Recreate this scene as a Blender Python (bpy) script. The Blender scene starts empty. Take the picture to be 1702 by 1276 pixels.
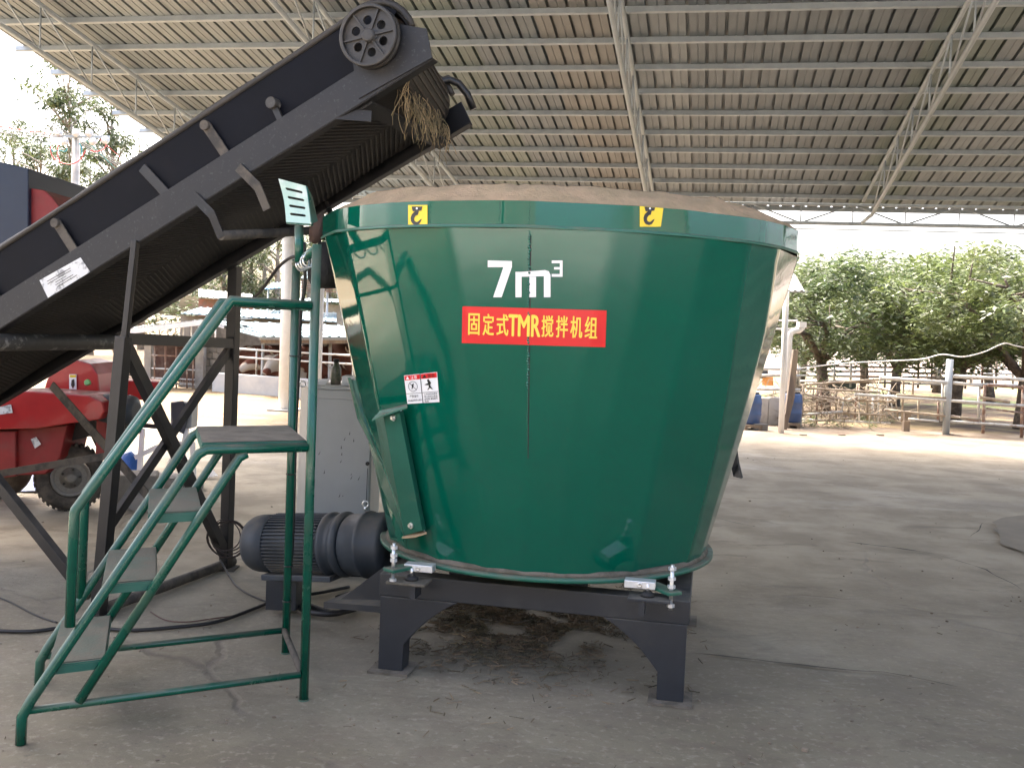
import bpy, bmesh, math, random
import numpy as np
from mathutils import Vector, Matrix, Euler
random.seed(7); np.random.seed(7)
rad = math.radians
SC = bpy.context.scene
COL = SC.collection
# ------------------------------------------------------------------ camera, sky, sun, exposure
HC = 1.6; PIT = rad(-3.2); ROLL = rad(2.4); FPX = 1680.0; PW, PH = 1702.0, 1276.0
cam_d = bpy.data.cameras.new('camera'); cam = bpy.data.objects.new('camera', cam_d); COL.objects.link(cam)
cam_d.sensor_width = 36; cam_d.sensor_fit = 'HORIZONTAL'; cam_d.lens = 36 * FPX / PW
cam_d.clip_start = 0.05; cam_d.clip_end = 2000
CR = Matrix.Rotation(math.pi / 2 + PIT, 3, 'X') @ Matrix.Rotation(ROLL, 3, 'Z')
cam.matrix_world = Matrix.Translation((0, 0, HC)) @ CR.to_4x4()
SC.camera = cam
w = bpy.data.worlds.new('World'); SC.world = w; w.use_nodes = True
nt = w.node_tree; bg = nt.nodes['Background']
sky = nt.nodes.new('ShaderNodeTexSky'); sky.sky_type = 'NISHITA'; sky.sun_disc = False
SUN_EL, SUN_AZ = 58.0, 325.0     # azimuth clockwise from +Y: the sun stands high, ahead and to the left, in thin haze
sky.sun_elevation = rad(SUN_EL); sky.sun_rotation = rad(SUN_AZ)
sky.air_density = 0.8; sky.dust_density = 8.0; sky.ozone_density = 0.0; sky.altitude = 50
nt.links.new(sky.outputs[0], bg.inputs[0]); bg.inputs[1].default_value = 0.15
sl = bpy.data.lights.new('sun', 'SUN'); sun = bpy.data.objects.new('sun', sl); COL.objects.link(sun)
sl.energy = 1.35; sl.angle = rad(11); sl.color = (1.0, 0.95, 0.88)
az = rad(SUN_AZ); el = rad(SUN_EL)
sdir = Vector((math.sin(az) * math.cos(el), math.cos(az) * math.cos(el), math.sin(el)))
sun.rotation_euler = (-sdir).to_track_quat('-Z', 'Y').to_euler()
SC.view_settings.view_transform = 'Standard'; SC.view_settings.look = 'None'
SC.view_settings.exposure = 2.88; SC.view_settings.gamma = 1
try: SC.view_settings.use_curve_mapping = False
except Exception: pass
SC.cycles.max_bounces = 8; SC.cycles.diffuse_bounces = 5
# ------------------------------------------------------------------ placing helpers (a point where a sight line meets a real plane)
def ray(x, y): return CR @ Vector(((x - PW / 2) / FPX, -(y - PH / 2) / FPX, -1.0))
def at(x, y, Y): r = ray(x, y); return Vector((0, 0, HC)) + r * (Y / r.y)
def gnd(x, y, z=0.0): r = ray(x, y); return Vector((0, 0, HC)) + r * ((z - HC) / r.z)
def vplane(P0, d, x, y):
    n = Vector((d[1], -d[0], 0)); r = ray(x, y); t = n.dot(Vector(P0) - Vector((0, 0, HC))) / n.dot(r)
    return Vector((0, 0, HC)) + r * t
PSI = rad(-11.13); UD = Vector((math.cos(PSI), math.sin(PSI), 0)); QD = Vector((-math.sin(PSI), math.cos(PSI), 0))
# ------------------------------------------------------------------ materials
def lin(r, g, b):
    f = lambda c: (c / 12.92 if c <= .04045 else ((c + .055) / 1.055) ** 2.4)
    return (f(r / 255), f(g / 255), f(b / 255), 1)
def mat(name, col, rough=.6, metal=0., var=0., vscale=6., col2=None, mix_lo=.45, mix_hi=.6, bump=0., bscale=60., spec=.5,
        rvar=0., coat=0., dust=None, dust_up=0., bdist=.01, detail=6., transl=0., island=0., coord='Object', stretch=None):
    m = bpy.data.materials.new(name); m.use_nodes = True; n = m.node_tree; P = n.nodes['Principled BSDF']
    c = tuple(col) + (1,) if len(col) == 3 else col
    P.inputs['Roughness'].default_value = rough; P.inputs['Metallic'].default_value = metal
    P.inputs['Specular IOR Level'].default_value = spec; P.inputs['Coat Weight'].default_value = coat
    P.inputs['Coat Roughness'].default_value = .04
    tc = n.nodes.new('ShaderNodeTexCoord'); src = tc.outputs[coord]
    if stretch:
        mp = n.nodes.new('ShaderNodeMapping'); mp.inputs['Scale'].default_value = stretch
        n.links.new(src, mp.inputs[0]); src = mp.outputs[0]
    def noise(s, d=detail, off=0):
        t = n.nodes.new('ShaderNodeTexNoise'); t.inputs['Scale'].default_value = s; t.inputs['Detail'].default_value = d
        t.inputs['Roughness'].default_value = .62
        if off:
            mp = n.nodes.new('ShaderNodeMapping'); mp.inputs['Location'].default_value = (off, off * 1.7, off * .3)
            n.links.new(src, mp.inputs[0]); n.links.new(mp.outputs[0], t.inputs[0])
        else: n.links.new(src, t.inputs[0])
        return t.outputs['Fac']
    def rng(fac, lo, hi, a=0., b=1.):
        r = n.nodes.new('ShaderNodeMapRange'); r.inputs[1].default_value = lo; r.inputs[2].default_value = hi
        r.inputs[3].default_value = a; r.inputs[4].default_value = b; n.links.new(fac, r.inputs[0]); return r.outputs[0]
    def mixc(f, a, b, mode='MIX'):
        x = n.nodes.new('ShaderNodeMix'); x.data_type = 'RGBA'; x.blend_type = mode
        if hasattr(f, 'is_linked') or not isinstance(f, (int, float)): n.links.new(f, x.inputs[0])
        else: x.inputs[0].default_value = f
        for k, v in ((6, a), (7, b)):
            if isinstance(v, tuple): x.inputs[k].default_value = v
            else: n.links.new(v, x.inputs[k])
        return x.outputs[2]
    cur = c
    if col2 is not None:
        c2 = tuple(col2) + (1,) if len(col2) == 3 else col2
        cur = mixc(rng(noise(vscale), mix_lo, mix_hi), cur, c2)
    if var:
        v = rng(noise(vscale * 2.3, 8, 3.1), .25, .75, 1 - var, 1 + var)
        hs = n.nodes.new('ShaderNodeHueSaturation')
        if isinstance(cur, tuple): hs.inputs['Color'].default_value = cur
        else: n.links.new(cur, hs.inputs['Color'])
        n.links.new(v, hs.inputs['Value']); cur = hs.outputs[0]
    if island:
        g = n.nodes.new('ShaderNodeNewGeometry'); v = rng(g.outputs['Random Per Island'], 0, 1, 1 - island, 1 + island)
        hs = n.nodes.new('ShaderNodeHueSaturation')
        if isinstance(cur, tuple): hs.inputs['Color'].default_value = cur
        else: n.links.new(cur, hs.inputs['Color'])
        n.links.new(v, hs.inputs['Value']); cur = hs.outputs[0]
    if dust is not None:
        dc = tuple(dust) + (1,) if len(dust) == 3 else dust
        g = n.nodes.new('ShaderNodeNewGeometry'); sx = n.nodes.new('ShaderNodeSeparateXYZ'); n.links.new(g.outputs['Normal'], sx.inputs[0])
        up = rng(sx.outputs['Z'], .25, .85)
        nz = rng(noise(9, 8, 5.), .3, .62)
        mm = n.nodes.new('ShaderNodeMath'); mm.operation = 'MULTIPLY'; n.links.new(up, mm.inputs[0]); n.links.new(nz, mm.inputs[1])
        ma = n.nodes.new('ShaderNodeMath'); ma.operation = 'MULTIPLY_ADD'; n.links.new(mm.outputs[0], ma.inputs[0]); ma.inputs[1].default_value = 1.
        nz2 = rng(noise(3.5, 8, 9.), .52, .8, 0, dust_up); n.links.new(nz2, ma.inputs[2])
        ma.use_clamp = True
        cur = mixc(ma.outputs[0], cur, dc)
        rr = rng(ma.outputs[0], 0, 1, rough, .95); n.links.new(rr, P.inputs['Roughness'])
    elif rvar:
        n.links.new(rng(noise(vscale * 1.5, 6, 7.), .3, .7, max(.03, rough - rvar), rough + rvar), P.inputs['Roughness'])
    if isinstance(cur, tuple): P.inputs['Base Color'].default_value = cur
    else: n.links.new(cur, P.inputs['Base Color'])
    if bump:
        b = n.nodes.new('ShaderNodeBump'); b.inputs['Strength'].default_value = bump; b.inputs['Distance'].default_value = bdist
        n.links.new(noise(bscale, 5, 1.3), b.inputs['Height']); n.links.new(b.outputs[0], P.inputs['Normal'])
        if coat: n.links.new(b.outputs[0], P.inputs['Coat Normal'])
    if transl:
        T = n.nodes.new('ShaderNodeBsdfTranslucent'); X = n.nodes.new('ShaderNodeMixShader'); X.inputs[0].default_value = transl
        if isinstance(cur, tuple): T.inputs[0].default_value = cur
        else: n.links.new(cur, T.inputs[0])
        O = n.nodes['Material Output']; n.links.new(P.outputs[0], X.inputs[1]); n.links.new(T.outputs[0], X.inputs[2]); n.links.new(X.outputs[0], O.inputs[0])
    return m
DUST = (.20, .165, .125)
M = {}
M['tank'] = mat('green tank paint', (.0002, .084, .051), .07, spec=.6, coat=.3, bump=.06, bscale=2.6, bdist=.02, detail=2, var=.06, vscale=1.4)
M['tank_dusty'] = mat('dust on tank rim', (.42, .29, .175), .95, col2=(.27, .21, .115), vscale=7, mix_lo=.35, mix_hi=.75, bump=.7, bscale=55, bdist=.01, var=.18)
M['green_dusty'] = mat('green paint with dust', (.01, .095, .062), .38, dust=(.13, .12, .085), dust_up=.85, var=.1, vscale=8)
M['pipe'] = mat('green pipe paint', (.001, .072, .044), .24, coat=.1, dust=(.13, .115, .085), dust_up=.35, var=.12, vscale=9)
M['tread'] = mat('dust covered tread', (.06, .085, .062), .6, dust=(.13, .115, .085), dust_up=1.2, bump=.3, bscale=70)
M['frame'] = mat('dark grey frame paint', (.017, .02, .025), .42, dust=(.13, .115, .09), dust_up=.3, var=.15, vscale=5)
M['black'] = mat('black steel paint', (.007, .007, .008), .42, dust=(.09, .075, .06), dust_up=.22, var=.2, vscale=6)
M['black_speck'] = mat('black paint with dust specks', (.006, .006, .007), .55, col2=(.035, .035, .035), vscale=60, mix_lo=.58, mix_hi=.7, dust=(.07, .06, .05), dust_up=.25)
M['rubber'] = mat('black rubber belt', (.014, .0125, .011), .55, spec=.3, bump=.2, bscale=40, var=.2, vscale=3)
M['rubber_dusty'] = mat('dusty belt underside', (.024, .021, .018), .65, col2=(.04, .034, .028), vscale=2.5, mix_lo=.4, mix_hi=.7, bump=.2, bscale=60, var=.2)
M['skirt'] = mat('blue black skirt sheet', (.0016, .002, .0045), .6, spec=.15, var=.3, vscale=3, dust=(.03, .026, .022), dust_up=.2)
M['drum'] = mat('brown dirty drum rubber', (.045, .034, .026), .7, var=.3, vscale=9, bump=.4, bscale=60)
M['wheel_iron'] = mat('cast iron wheel', (.045, .042, .038), .5, .4, dust=(.14, .12, .1), dust_up=.6, var=.2, vscale=12)
M['dusty_bar'] = mat('dust coated angle bar', (.095, .08, .062), .85, col2=(.045, .04, .034), vscale=12, bump=.3, bscale=60)
M['roller'] = mat('dusty roller', (.05, .046, .04), .6, .1, col2=(.2, .19, .17), vscale=14, mix_lo=.56, mix_hi=.64, var=.2)
M['steel'] = mat('bright zinc steel', (.62, .62, .6), .3, .9, var=.1, vscale=20)
M['alu'] = mat('cast aluminium', (.62, .63, .63), .4, .6, var=.08, vscale=20)
M['motor'] = mat('motor grey paint', (.028, .036, .045), .5, dust=(.12, .105, .085), dust_up=.4, var=.15, vscale=7)
M['cabinet'] = mat('cabinet grey paint', (.36, .365, .345), .45, var=.06, vscale=3, dust=(.35, .32, .27), dust_up=.25)
M['dark'] = mat('dark gasket', (.01, .01, .01), .7)
M['cable'] = mat('cable rubber', (.012, .011, .011), .5)
M['red'] = mat('red machine paint', (.36, .012, .012), .35, coat=.2, dust=(.2, .12, .09), dust_up=.3, var=.1, vscale=4)
M['red_dark'] = mat('dull red paint', (.22, .012, .012), .5, dust=(.15, .09, .07), dust_up=.5, var=.15, vscale=4)
M['blue'] = mat('blue hopper paint', (.014, .026, .052), .45, var=.1, vscale=3)
M['tyre'] = mat('dusty tyre', (.05, .043, .036), .85, col2=(.11, .095, .075), vscale=8, bump=.3, bscale=50)
M['rim'] = mat('grey wheel rim', (.2, .19, .17), .5, .3, dust=(.16, .14, .11), dust_up=.6, var=.2, vscale=20)
M['white_paint'] = mat('white pipe paint', (.68, .68, .66), .5, dust=(.5, .46, .4), dust_up=.4, var=.06, vscale=6)
M['galv'] = mat('galvanised purlin', (.31, .34, .355), .45, .2, var=.12, vscale=3)
M['sheets'] = [mat('galvanised roof sheet %s' % k, c, .5, .25, var=.12, vscale=2.2, col2=tuple(x * .78 for x in c), mix_lo=.4, mix_hi=.75, stretch=(1, .25, 1))
               for k, c in (('grey', (.155, .174, .182)), ('pale', (.21, .228, .232)), ('greenish', (.16, .186, .165)), ('warm', (.195, .19, .175)))]
M['sheet_green'] = mat('pale green roof sheet', (.34, .44, .36), .5, .1, var=.1, vscale=3)
M['blue_roof'] = mat('pale blue sheet roof', (.13, .20, .225), .85, 0, var=.12, vscale=1, col2=(.17, .22, .23), mix_lo=.4, mix_hi=.6)
M['grey_roof'] = mat('old grey sheet roof', (.22, .22, .2), .7, var=.2, vscale=1)
M['concrete'] = mat('concrete', (.42, .4, .36), .85, col2=(.3, .28, .25), vscale=2.5, bump=.3, bscale=25, var=.12)
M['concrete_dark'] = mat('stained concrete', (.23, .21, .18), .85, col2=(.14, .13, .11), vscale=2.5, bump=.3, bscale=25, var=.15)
M['brick'] = mat('red brick', (.28, .13, .09), .85, col2=(.2, .14, .11), vscale=4, var=.2)
M['timber'] = mat('weathered timber', (.22, .17, .12), .8, col2=(.13, .1, .08), vscale=6, stretch=(1, 1, .2), var=.2)
M['bamboo'] = mat('grey bamboo', (.34, .28, .2), .7, col2=(.22, .17, .12), vscale=5, var=.2)
M['galv_pipe'] = mat('galvanised rail pipe', (.5, .49, .46), .5, .3, col2=(.28, .2, .14), vscale=7, mix_lo=.55, mix_hi=.7, var=.15)
M['rust_pipe'] = mat('rusty pipe', (.22, .13, .09), .75, col2=(.4, .36, .31), vscale=7, mix_lo=.5, mix_hi=.65, var=.2)
M['bark'] = mat('tree bark', (.085, .065, .05), .9, col2=(.16, .13, .1), vscale=7, bump=.8, bscale=22, bdist=.03, var=.3)
M['pale_bark'] = mat('pale bark', (.28, .25, .21), .85, col2=(.16, .13, .1), vscale=3, var=.2)
M['leaf'] = [mat('leaf %s' % k, c, .42, var=.3, vscale=1.1, island=.45, transl=.35, col2=c2, mix_lo=.4, mix_hi=.65)
             for k, c, c2 in (('green', (.10, .135, .05), (.15, .175, .07)), ('deep green', (.075, .11, .045), (.12, .15, .06)), ('yellow green', (.14, .175, .055), (.10, .135, .05)))]
M['gum_leaf'] = mat('gum leaf', (.075, .105, .055), .5, var=.3, vscale=.8, island=.4, transl=.25, col2=(.10, .13, .05))
M['straw'] = mat('straw', (.27, .2, .11), .85, island=.5, col2=(.14, .12, .06), vscale=8)
M['straw_dirty'] = mat('old straw', (.12, .085, .05), .85, island=.6, col2=(.06, .05, .026), vscale=6)
M['red_sticker'] = mat('red sticker', (.62, .018, .02), .3, coat=.2)
M['yellow_sticker'] = mat('yellow sticker', (.72, .52, .02), .35, var=.06, vscale=20)
M['yellow_letter'] = mat('yellow lettering', (.85, .62, .08), .35)
M['white_letter'] = mat('white lettering', (.78, .78, .78), .35, coat=.2)
M['black_letter'] = mat('black lettering', (.012, .012, .012), .4)
M['paper'] = mat('scuffed paper label', (.62, .62, .6), .7, col2=(.3, .3, .29), vscale=22, mix_lo=.53, mix_hi=.6)
M['slot'] = mat('worn pale green paint', (.33, .5, .44), .45, col2=(.5, .6, .56), vscale=8, dust=(.4, .38, .32), dust_up=.3)
M['cow'] = mat('brown and white hide', (.15, .045, .025), .8, col2=(.6, .53, .45), vscale=1.9, mix_lo=.56, mix_hi=.6, detail=2)
M['cow2'] = mat('brown hide', (.14, .045, .025), .8, col2=(.6, .53, .45), vscale=2.2, mix_lo=.66, mix_hi=.7, detail=2)
M['cow3'] = mat('white and brown hide', (.15, .05, .03), .8, col2=(.62, .55, .48), vscale=3.4, mix_lo=.42, mix_hi=.47, detail=1)
M['barrel'] = mat('blue plastic drum', (.04, .08, .19), .4, var=.12, vscale=6)
M['mud'] = mat('mud caked plate', (.13, .11, .085), .9, col2=(.08, .07, .05), vscale=14, bump=.4, bscale=60)
M['orange'] = mat('orange plastic', (.62, .26, .06), .5, var=.1)
M['tarp'] = mat('blue tarpaulin', (.02, .09, .3), .5, bump=.5, bscale=9, bdist=.03)
M['bottle'] = mat('brown green bottle', (.05, .06, .03), .4, col2=(.16, .13, .1), vscale=22)
M['insul'] = mat('porcelain', (.6, .6, .6), .3)
M['wire_red'] = mat('red wire', (.5, .06, .06), .5); M['wire_blue'] = mat('teal wire', (.05, .3, .32), .5); M['wire'] = mat('grey wire', (.22, .22, .22), .5)
M['net'] = mat('black mesh sack', (.02, .018, .016), .8, bump=.6, bscale=90)
M['pebble'] = mat('dirt crumbs', (.16, .125, .09), .95, island=.4)
M['stone'] = mat('grey rubble', (.2, .19, .175), .9, island=.3, bump=.4, bscale=30)
M['pink_field'] = mat('dry plot', (.5, .38, .33), .9, col2=(.38, .31, .24), vscale=.6, var=.2)
# ------------------------------------------------------------------ mesh building
class MB:
    def __init__(s): s.v = []; s.f = []; s.sm = []
    def add(s, vs, fs, smooth=False):
        o = len(s.v); s.v += [tuple(v) for v in vs]; s.f += [tuple(i + o for i in f) for f in fs]; s.sm += [smooth] * len(fs); return s
    def obox(s, c, ax, ay, az):
        c = Vector(c); vs = []
        for k in (-1, 1):
            for j in (-1, 1):
                for i in (-1, 1): vs.append(c + Vector(ax) * i + Vector(ay) * j + Vector(az) * k)
        fs = [(0, 2, 3, 1), (4, 5, 7, 6), (0, 1, 5, 4), (2, 6, 7, 3), (0, 4, 6, 2), (1, 3, 7, 5)]
        if Vector(ax).cross(Vector(ay)).dot(Vector(az)) < 0: fs = [f[::-1] for f in fs]
        return s.add(vs, fs)
    def box(s, x0, x1, y0, y1, z0, z1):
        return s.obox(((x0 + x1) / 2, (y0 + y1) / 2, (z0 + z1) / 2), ((x1 - x0) / 2, 0, 0), (0, (y1 - y0) / 2, 0), (0, 0, (z1 - z0) / 2))
    def bar(s, p, q, w, h, up=(0, 0, 1), ext=0.):
        p, q = Vector(p), Vector(q); d = (q - p).normalized(); p = p - d * ext; q = q + d * ext
        up = Vector(up); sd = d.cross(up)
        if sd.length < 1e-4: sd = d.cross(Vector((0, 1, 0)))
        sd.normalize(); u = sd.cross(d)
        return s.obox((p + q) / 2, (q - p) / 2, sd * w / 2, u * h / 2)
    def angle(s, p, q, w, t=.008, up=(0, 0, 1), flip=1):          # an L section
        p, q = Vector(p), Vector(q); d = (q - p).normalized(); sd = d.cross(Vector(up)).normalized() * flip; u = sd.cross(d) * flip
        s.obox((p + q) / 2, (q - p) / 2, sd * t / 2, u * w / 2)
        return s.obox((p + q) / 2 + sd * (w / 2 + t / 2) + u * (w / 2 - t / 2), (q - p) / 2, sd * w / 2, u * t / 2)
    def tube(s, pts, r, n=10, cap=True):
        pts = [Vector(p) for p in pts]; rr = r if isinstance(r, (list, tuple)) else [r] * len(pts)
        ref = None; vs = []; m = len(pts)
        for i, p in enumerate(pts):
            t = ((pts[i + 1] - p) if i < m - 1 else (p - pts[i - 1]))
            if 0 < i < m - 1: t = (pts[i + 1] - p).normalized() + (p - pts[i - 1]).normalized()
            t.normalize()
            if ref is None:
                ref = Vector((0, 0, 1)) if abs(t.z) < .9 else Vector((1, 0, 0))
            a = (ref - t * ref.dot(t)).normalized(); b = t.cross(a); ref = a
            sc = 1.
            if 0 < i < m - 1:
                c = (pts[i + 1] - p).normalized().dot(t); sc = 1 / max(c, .5)
            for k in range(n):
                th = 2 * math.pi * k / n; vs.append(p + (a * math.cos(th) + b * math.sin(th)) * rr[i] * (1 if sc == 1 else (1 + (sc - 1) * .6)))
        fs = []
        for i in range(m - 1):
            for k in range(n):
                fs.append((i * n + k, i * n + (k + 1) % n, (i + 1) * n + (k + 1) % n, (i + 1) * n + k))
        o = len(s.f); s.add(vs, fs, True)
        if cap:
            base = len(s.v) - len(vs)
            s.f.append(tuple(base + k for k in range(n))[::-1]); s.sm.append(False)
            s.f.append(tuple(base + (m - 1) * n + k for k in range(n))); s.sm.append(False)
        return s
    def lathe(s, o, axis, prof, n=24, smooth=True, cap=True):              # prof: (along, radius)
        o = Vector(o); ax = Vector(axis).normalized(); a = ax.orthogonal().normalized(); b = ax.cross(a); vs = []
        for (l, r) in prof:
            for k in range(n):
                th = 2 * math.pi * k / n; vs.append(o + ax * l + (a * math.cos(th) + b * math.sin(th)) * max(r, 1e-4))
        fs = []
        for i in range(len(prof) - 1):
            for k in range(n): fs.append((i * n + k, i * n + (k + 1) % n, (i + 1) * n + (k + 1) % n, (i + 1) * n + k))
        s.add(vs, fs, smooth)
        if not cap: return s
        base = len(s.v) - len(vs)
        s.f.append(tuple(base + k for k in range(n))[::-1]); s.sm.append(False)
        s.f.append(tuple(base + (len(prof) - 1) * n + k for k in range(n))); s.sm.append(False)
        return s
    def prism(s, poly, off):                                      # polygon (3D points) pushed along off
        n = len(poly); poly = [Vector(p) for p in poly]; off = Vector(off); vs = poly + [p + off for p in poly]
        nrm = Vector((0, 0, 0))
        for i in range(n): nrm += poly[i].cross(poly[(i + 1) % n])
        fs = [tuple(range(n)), tuple(range(2 * n - 1, n - 1, -1))] + [(i, i + n, (i + 1) % n + n, (i + 1) % n) for i in range(n)]
        if nrm.dot(off) > 0: fs = [f[::-1] for f in fs]
        return s.add(vs, fs)
    def build(s, name, m, parent=None, bevel=0., kind=None, label=None):
        me = bpy.data.meshes.new(name); o = bpy.data.objects.new(name, me)
        inv = None
        if parent is not None:
            inv = parent['_inv'] if False else INV[parent.name]
        vs = [tuple(inv @ Vector(v)) for v in s.v] if inv is not None and not LOCAL.get(parent.name) else s.v
        me.from_pydata(vs, [], s.f); me.materials.append(m)
        for p, k in zip(me.polygons, s.sm): p.use_smooth = k
        me.update(); COL.objects.link(o)
        if parent is not None: o.parent = parent; INV[o.name] = INV[parent.name]; LOCAL[o.name] = LOCAL.get(parent.name, False)
        else: INV[o.name] = Matrix.Identity(4)
        if bevel:
            b = o.modifiers.new('bevel', 'BEVEL'); b.width = bevel; b.segments = 2; b.limit_method = 'ANGLE'; b.angle_limit = rad(40)
        if kind: o['kind'] = kind
        if label: o['label'] = label
        return o
INV = {}; LOCAL = {}
# parts are given in world coordinates and stored relative to their thing (local=True: given in the thing's own coordinates)
def thing(name, loc, label, cat, group=None, rz=0., local=False):
    o = bpy.data.objects.new(name, None); COL.objects.link(o); o.location = loc; o.rotation_euler = (0, 0, rz)
    o.empty_display_size = .1
    mw = Matrix.Translation(loc) @ Matrix.Rotation(rz, 4, 'Z'); INV[o.name] = mw.inverted(); LOCAL[o.name] = local
    return tag(o, label, cat, group)
def tag(o, label=None, cat=None, group=None, kind=None):
    if label: o['label'] = label
    if cat: o['category'] = cat
    if group: o['group'] = group
    if kind: o['kind'] = kind
    return o
def copy_tree(o, parent=None):
    c = o.copy(); COL.objects.link(c)
    if parent is not None: c.parent = parent
    for ch in list(o.children): copy_tree(ch, c)
    return c
def skin_mesh(name, nodes, edges, m, parent=None, sub=2):
    """one continuous body grown over a skeleton: nodes = (x,y,z,rx,ry)"""
    me = bpy.data.meshes.new(name); me.from_pydata([n[:3] for n in nodes], edges, []); o = bpy.data.objects.new(name, me); COL.objects.link(o)
    o.modifiers.new('skin', 'SKIN'); sv = me.skin_vertices[0].data
    for i, n in enumerate(nodes): sv[i].radius = (n[3], n[4])
    sv[0].use_root = True
    s = o.modifiers.new('sub', 'SUBSURF'); s.levels = sub; s.render_levels = sub
    dg = bpy.context.evaluated_depsgraph_get(); ev = o.evaluated_get(dg); nm = bpy.data.meshes.new_from_object(ev)
    o.modifiers.clear(); o.data = nm; nm.materials.clear(); nm.materials.append(m)
    for p in nm.polygons: p.use_smooth = True
    if parent: o.parent = parent
    return o
def vlerp(a, b, t): return Vector(a) * (1 - t) + Vector(b) * t
# ------------------------------------------------------------------ ground
def make_ground():
    xs = sorted(set([-400, -250, -150, -90, -60, -45, -35, -28, -24, -20, -16, -13, -11] + list(np.arange(-10, 14.1, .35)) + [15, 17, 20, 24, 30, 40, 60, 90, 150, 250, 400]))
    ys = sorted(set([-300, -150, -80, -40, -20, -12, -8, -5, -3] + list(np.arange(-2, 24, .35)) + [24.5, 26, 28, 31, 35, 40, 50, 65, 90, 130, 200, 300, 500, 800]))
    from mathutils import noise as mn
    def zf(x, y):
        z = .012 * mn.noise(Vector((x * .5, y * .5, 0))) + .005 * mn.noise(Vector((x * 2, y * 2, 3)))
        if abs(x) > 12 or y < 2.5 or y > 24: z = .0
        if y > 20.6:                                             # the stalls lie lower than the yard, behind the manger wall
            a = min(1, max(0, (y - 21.9) / .4)) * min(1, max(0, (1 - x) / 3.))
            z -= .45 * a
        return z
    vs = [(x, y, zf(x, y)) for y in ys for x in xs]; n = len(xs)
    fs = [(j * n + i, j * n + i + 1, (j + 1) * n + i + 1, (j + 1) * n + i) for j in range(len(ys) - 1) for i in range(n - 1)]
    m = bpy.data.materials.new('yard ground'); m.use_nodes = True; N = m.node_tree; P = N.nodes['Principled BSDF']
    tc = N.nodes.new('ShaderNodeTexCoord')
    def noise(s, d=8, loc=(0, 0, 0), sc=(1, 1, 1), rough=.6, dist=0):
        mp = N.nodes.new('ShaderNodeMapping'); mp.inputs['Location'].default_value = loc; mp.inputs['Scale'].default_value = sc
        t = N.nodes.new('ShaderNodeTexNoise'); t.inputs['Scale'].default_value = s; t.inputs['Detail'].default_value = d; t.inputs['Roughness'].default_value = rough
        t.inputs['Distortion'].default_value = dist
        N.links.new(tc.outputs['Object'], mp.inputs[0]); N.links.new(mp.outputs[0], t.inputs[0]); return t.outputs['Fac']
    def rng(f, lo, hi, a=0., b=1.):
        r = N.nodes.new('ShaderNodeMapRange'); r.interpolation_type = 'SMOOTHSTEP'
        for k, v in ((1, lo), (2, hi), (3, a), (4, b)): r.inputs[k].default_value = v
        N.links.new(f, r.inputs[0]); return r.outputs[0]
    def mix(f, a, b, mode='MIX'):
        x = N.nodes.new('ShaderNodeMix'); x.data_type = 'RGBA'; x.blend_type = mode
        if isinstance(f, float): x.inputs[0].default_value = f
        else: N.links.new(f, x.inputs[0])
        for k, v in ((6, a), (7, b)):
            if isinstance(v, tuple): x.inputs[k].default_value = v
            else: N.links.new(v, x.inputs[k])
        return x.outputs[2]
    def mth(op, a, b):
        x = N.nodes.new('ShaderNodeMath'); x.operation = op; x.use_clamp = True
        for k, v in ((0, a), (1, b)):
            if isinstance(v, (int, float)): x.inputs[k].default_value = v
            else: N.links.new(v, x.inputs[k])
        return x.outputs[0]
    sx = N.nodes.new('ShaderNodeSeparateXYZ'); N.links.new(tc.outputs['Object'], sx.inputs[0])
    base = mix(rng(noise(.9, 8, sc=(1, 1.6, 1), dist=.4), .35, .65), (.172, .147, .098, 1), (.104, .086, .053, 1))
    base = mix(rng(noise(.35, 6, (5, 2, 0)), .42, .62), base, (.165, .147, .102, 1))
    wet = mth('MULTIPLY', rng(noise(.55, 5, (1.5, 7.3, 0), (1, 1.5, 1), .5, .6), .56, .64), .55)
    base = mix(wet, base, (.115, .098, .074, 1))
    base = mix(mth('MULTIPLY', rng(noise(4.5, 10, (3, 1, 0), (1, 1.5, 1), .7), .47, .62), .8), base, (.125, .10, .07, 1))       # small dirt stains
    base = mix(mth('MULTIPLY', rng(noise(2.2, 10, (9, 4, 0), (1, 2., 1), .75), .58, .7), .55), base, (.30, .28, .225, 1))       # pale scuffs
    base = mix(mth('MULTIPLY', rng(noise(.75, 9, (12, 6, 0), (1, 1.3, 1), .62, .8), .5, .6), .5), base, (.095, .078, .052, 1))        # broad old damp stains
    base = mix(mth('MULTIPLY', rng(noise(28, 6, (2, 8, 0)), .52, .7), .4), base, (.32, .285, .22, 1))        # grit
    base = mix(mth('MULTIPLY', rng(noise(17, 8, (5, 3, 0), rough=.7), .56, .68), .55), base, (.07, .056, .04, 1))        # crumbs trodden flat
    # dung and straw trodden in round the frame
    d2 = N.nodes.new('ShaderNodeVectorMath'); d2.operation = 'DISTANCE'; N.links.new(tc.outputs['Object'], d2.inputs[0]); d2.inputs[1].default_value = (-.05, 6.2, 0)
    near = rng(d2.outputs['Value'], .6, 2.3, 1., 0.)
    base = mix(mth('MULTIPLY', mth('MULTIPLY', near, rng(noise(3, 10, (2, 2, 0)), .4, .6)), .7), base, (.105, .085, .055, 1))
    # cracks
    v = N.nodes.new('ShaderNodeTexVoronoi'); v.feature = 'DISTANCE_TO_EDGE'; v.inputs['Scale'].default_value = .42
    mp = N.nodes.new('ShaderNodeMix'); mp.data_type = 'VECTOR'; nz = N.nodes.new('ShaderNodeTexNoise'); nz.inputs['Scale'].default_value = 1.3; nz.inputs['Detail'].default_value = 8
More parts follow.
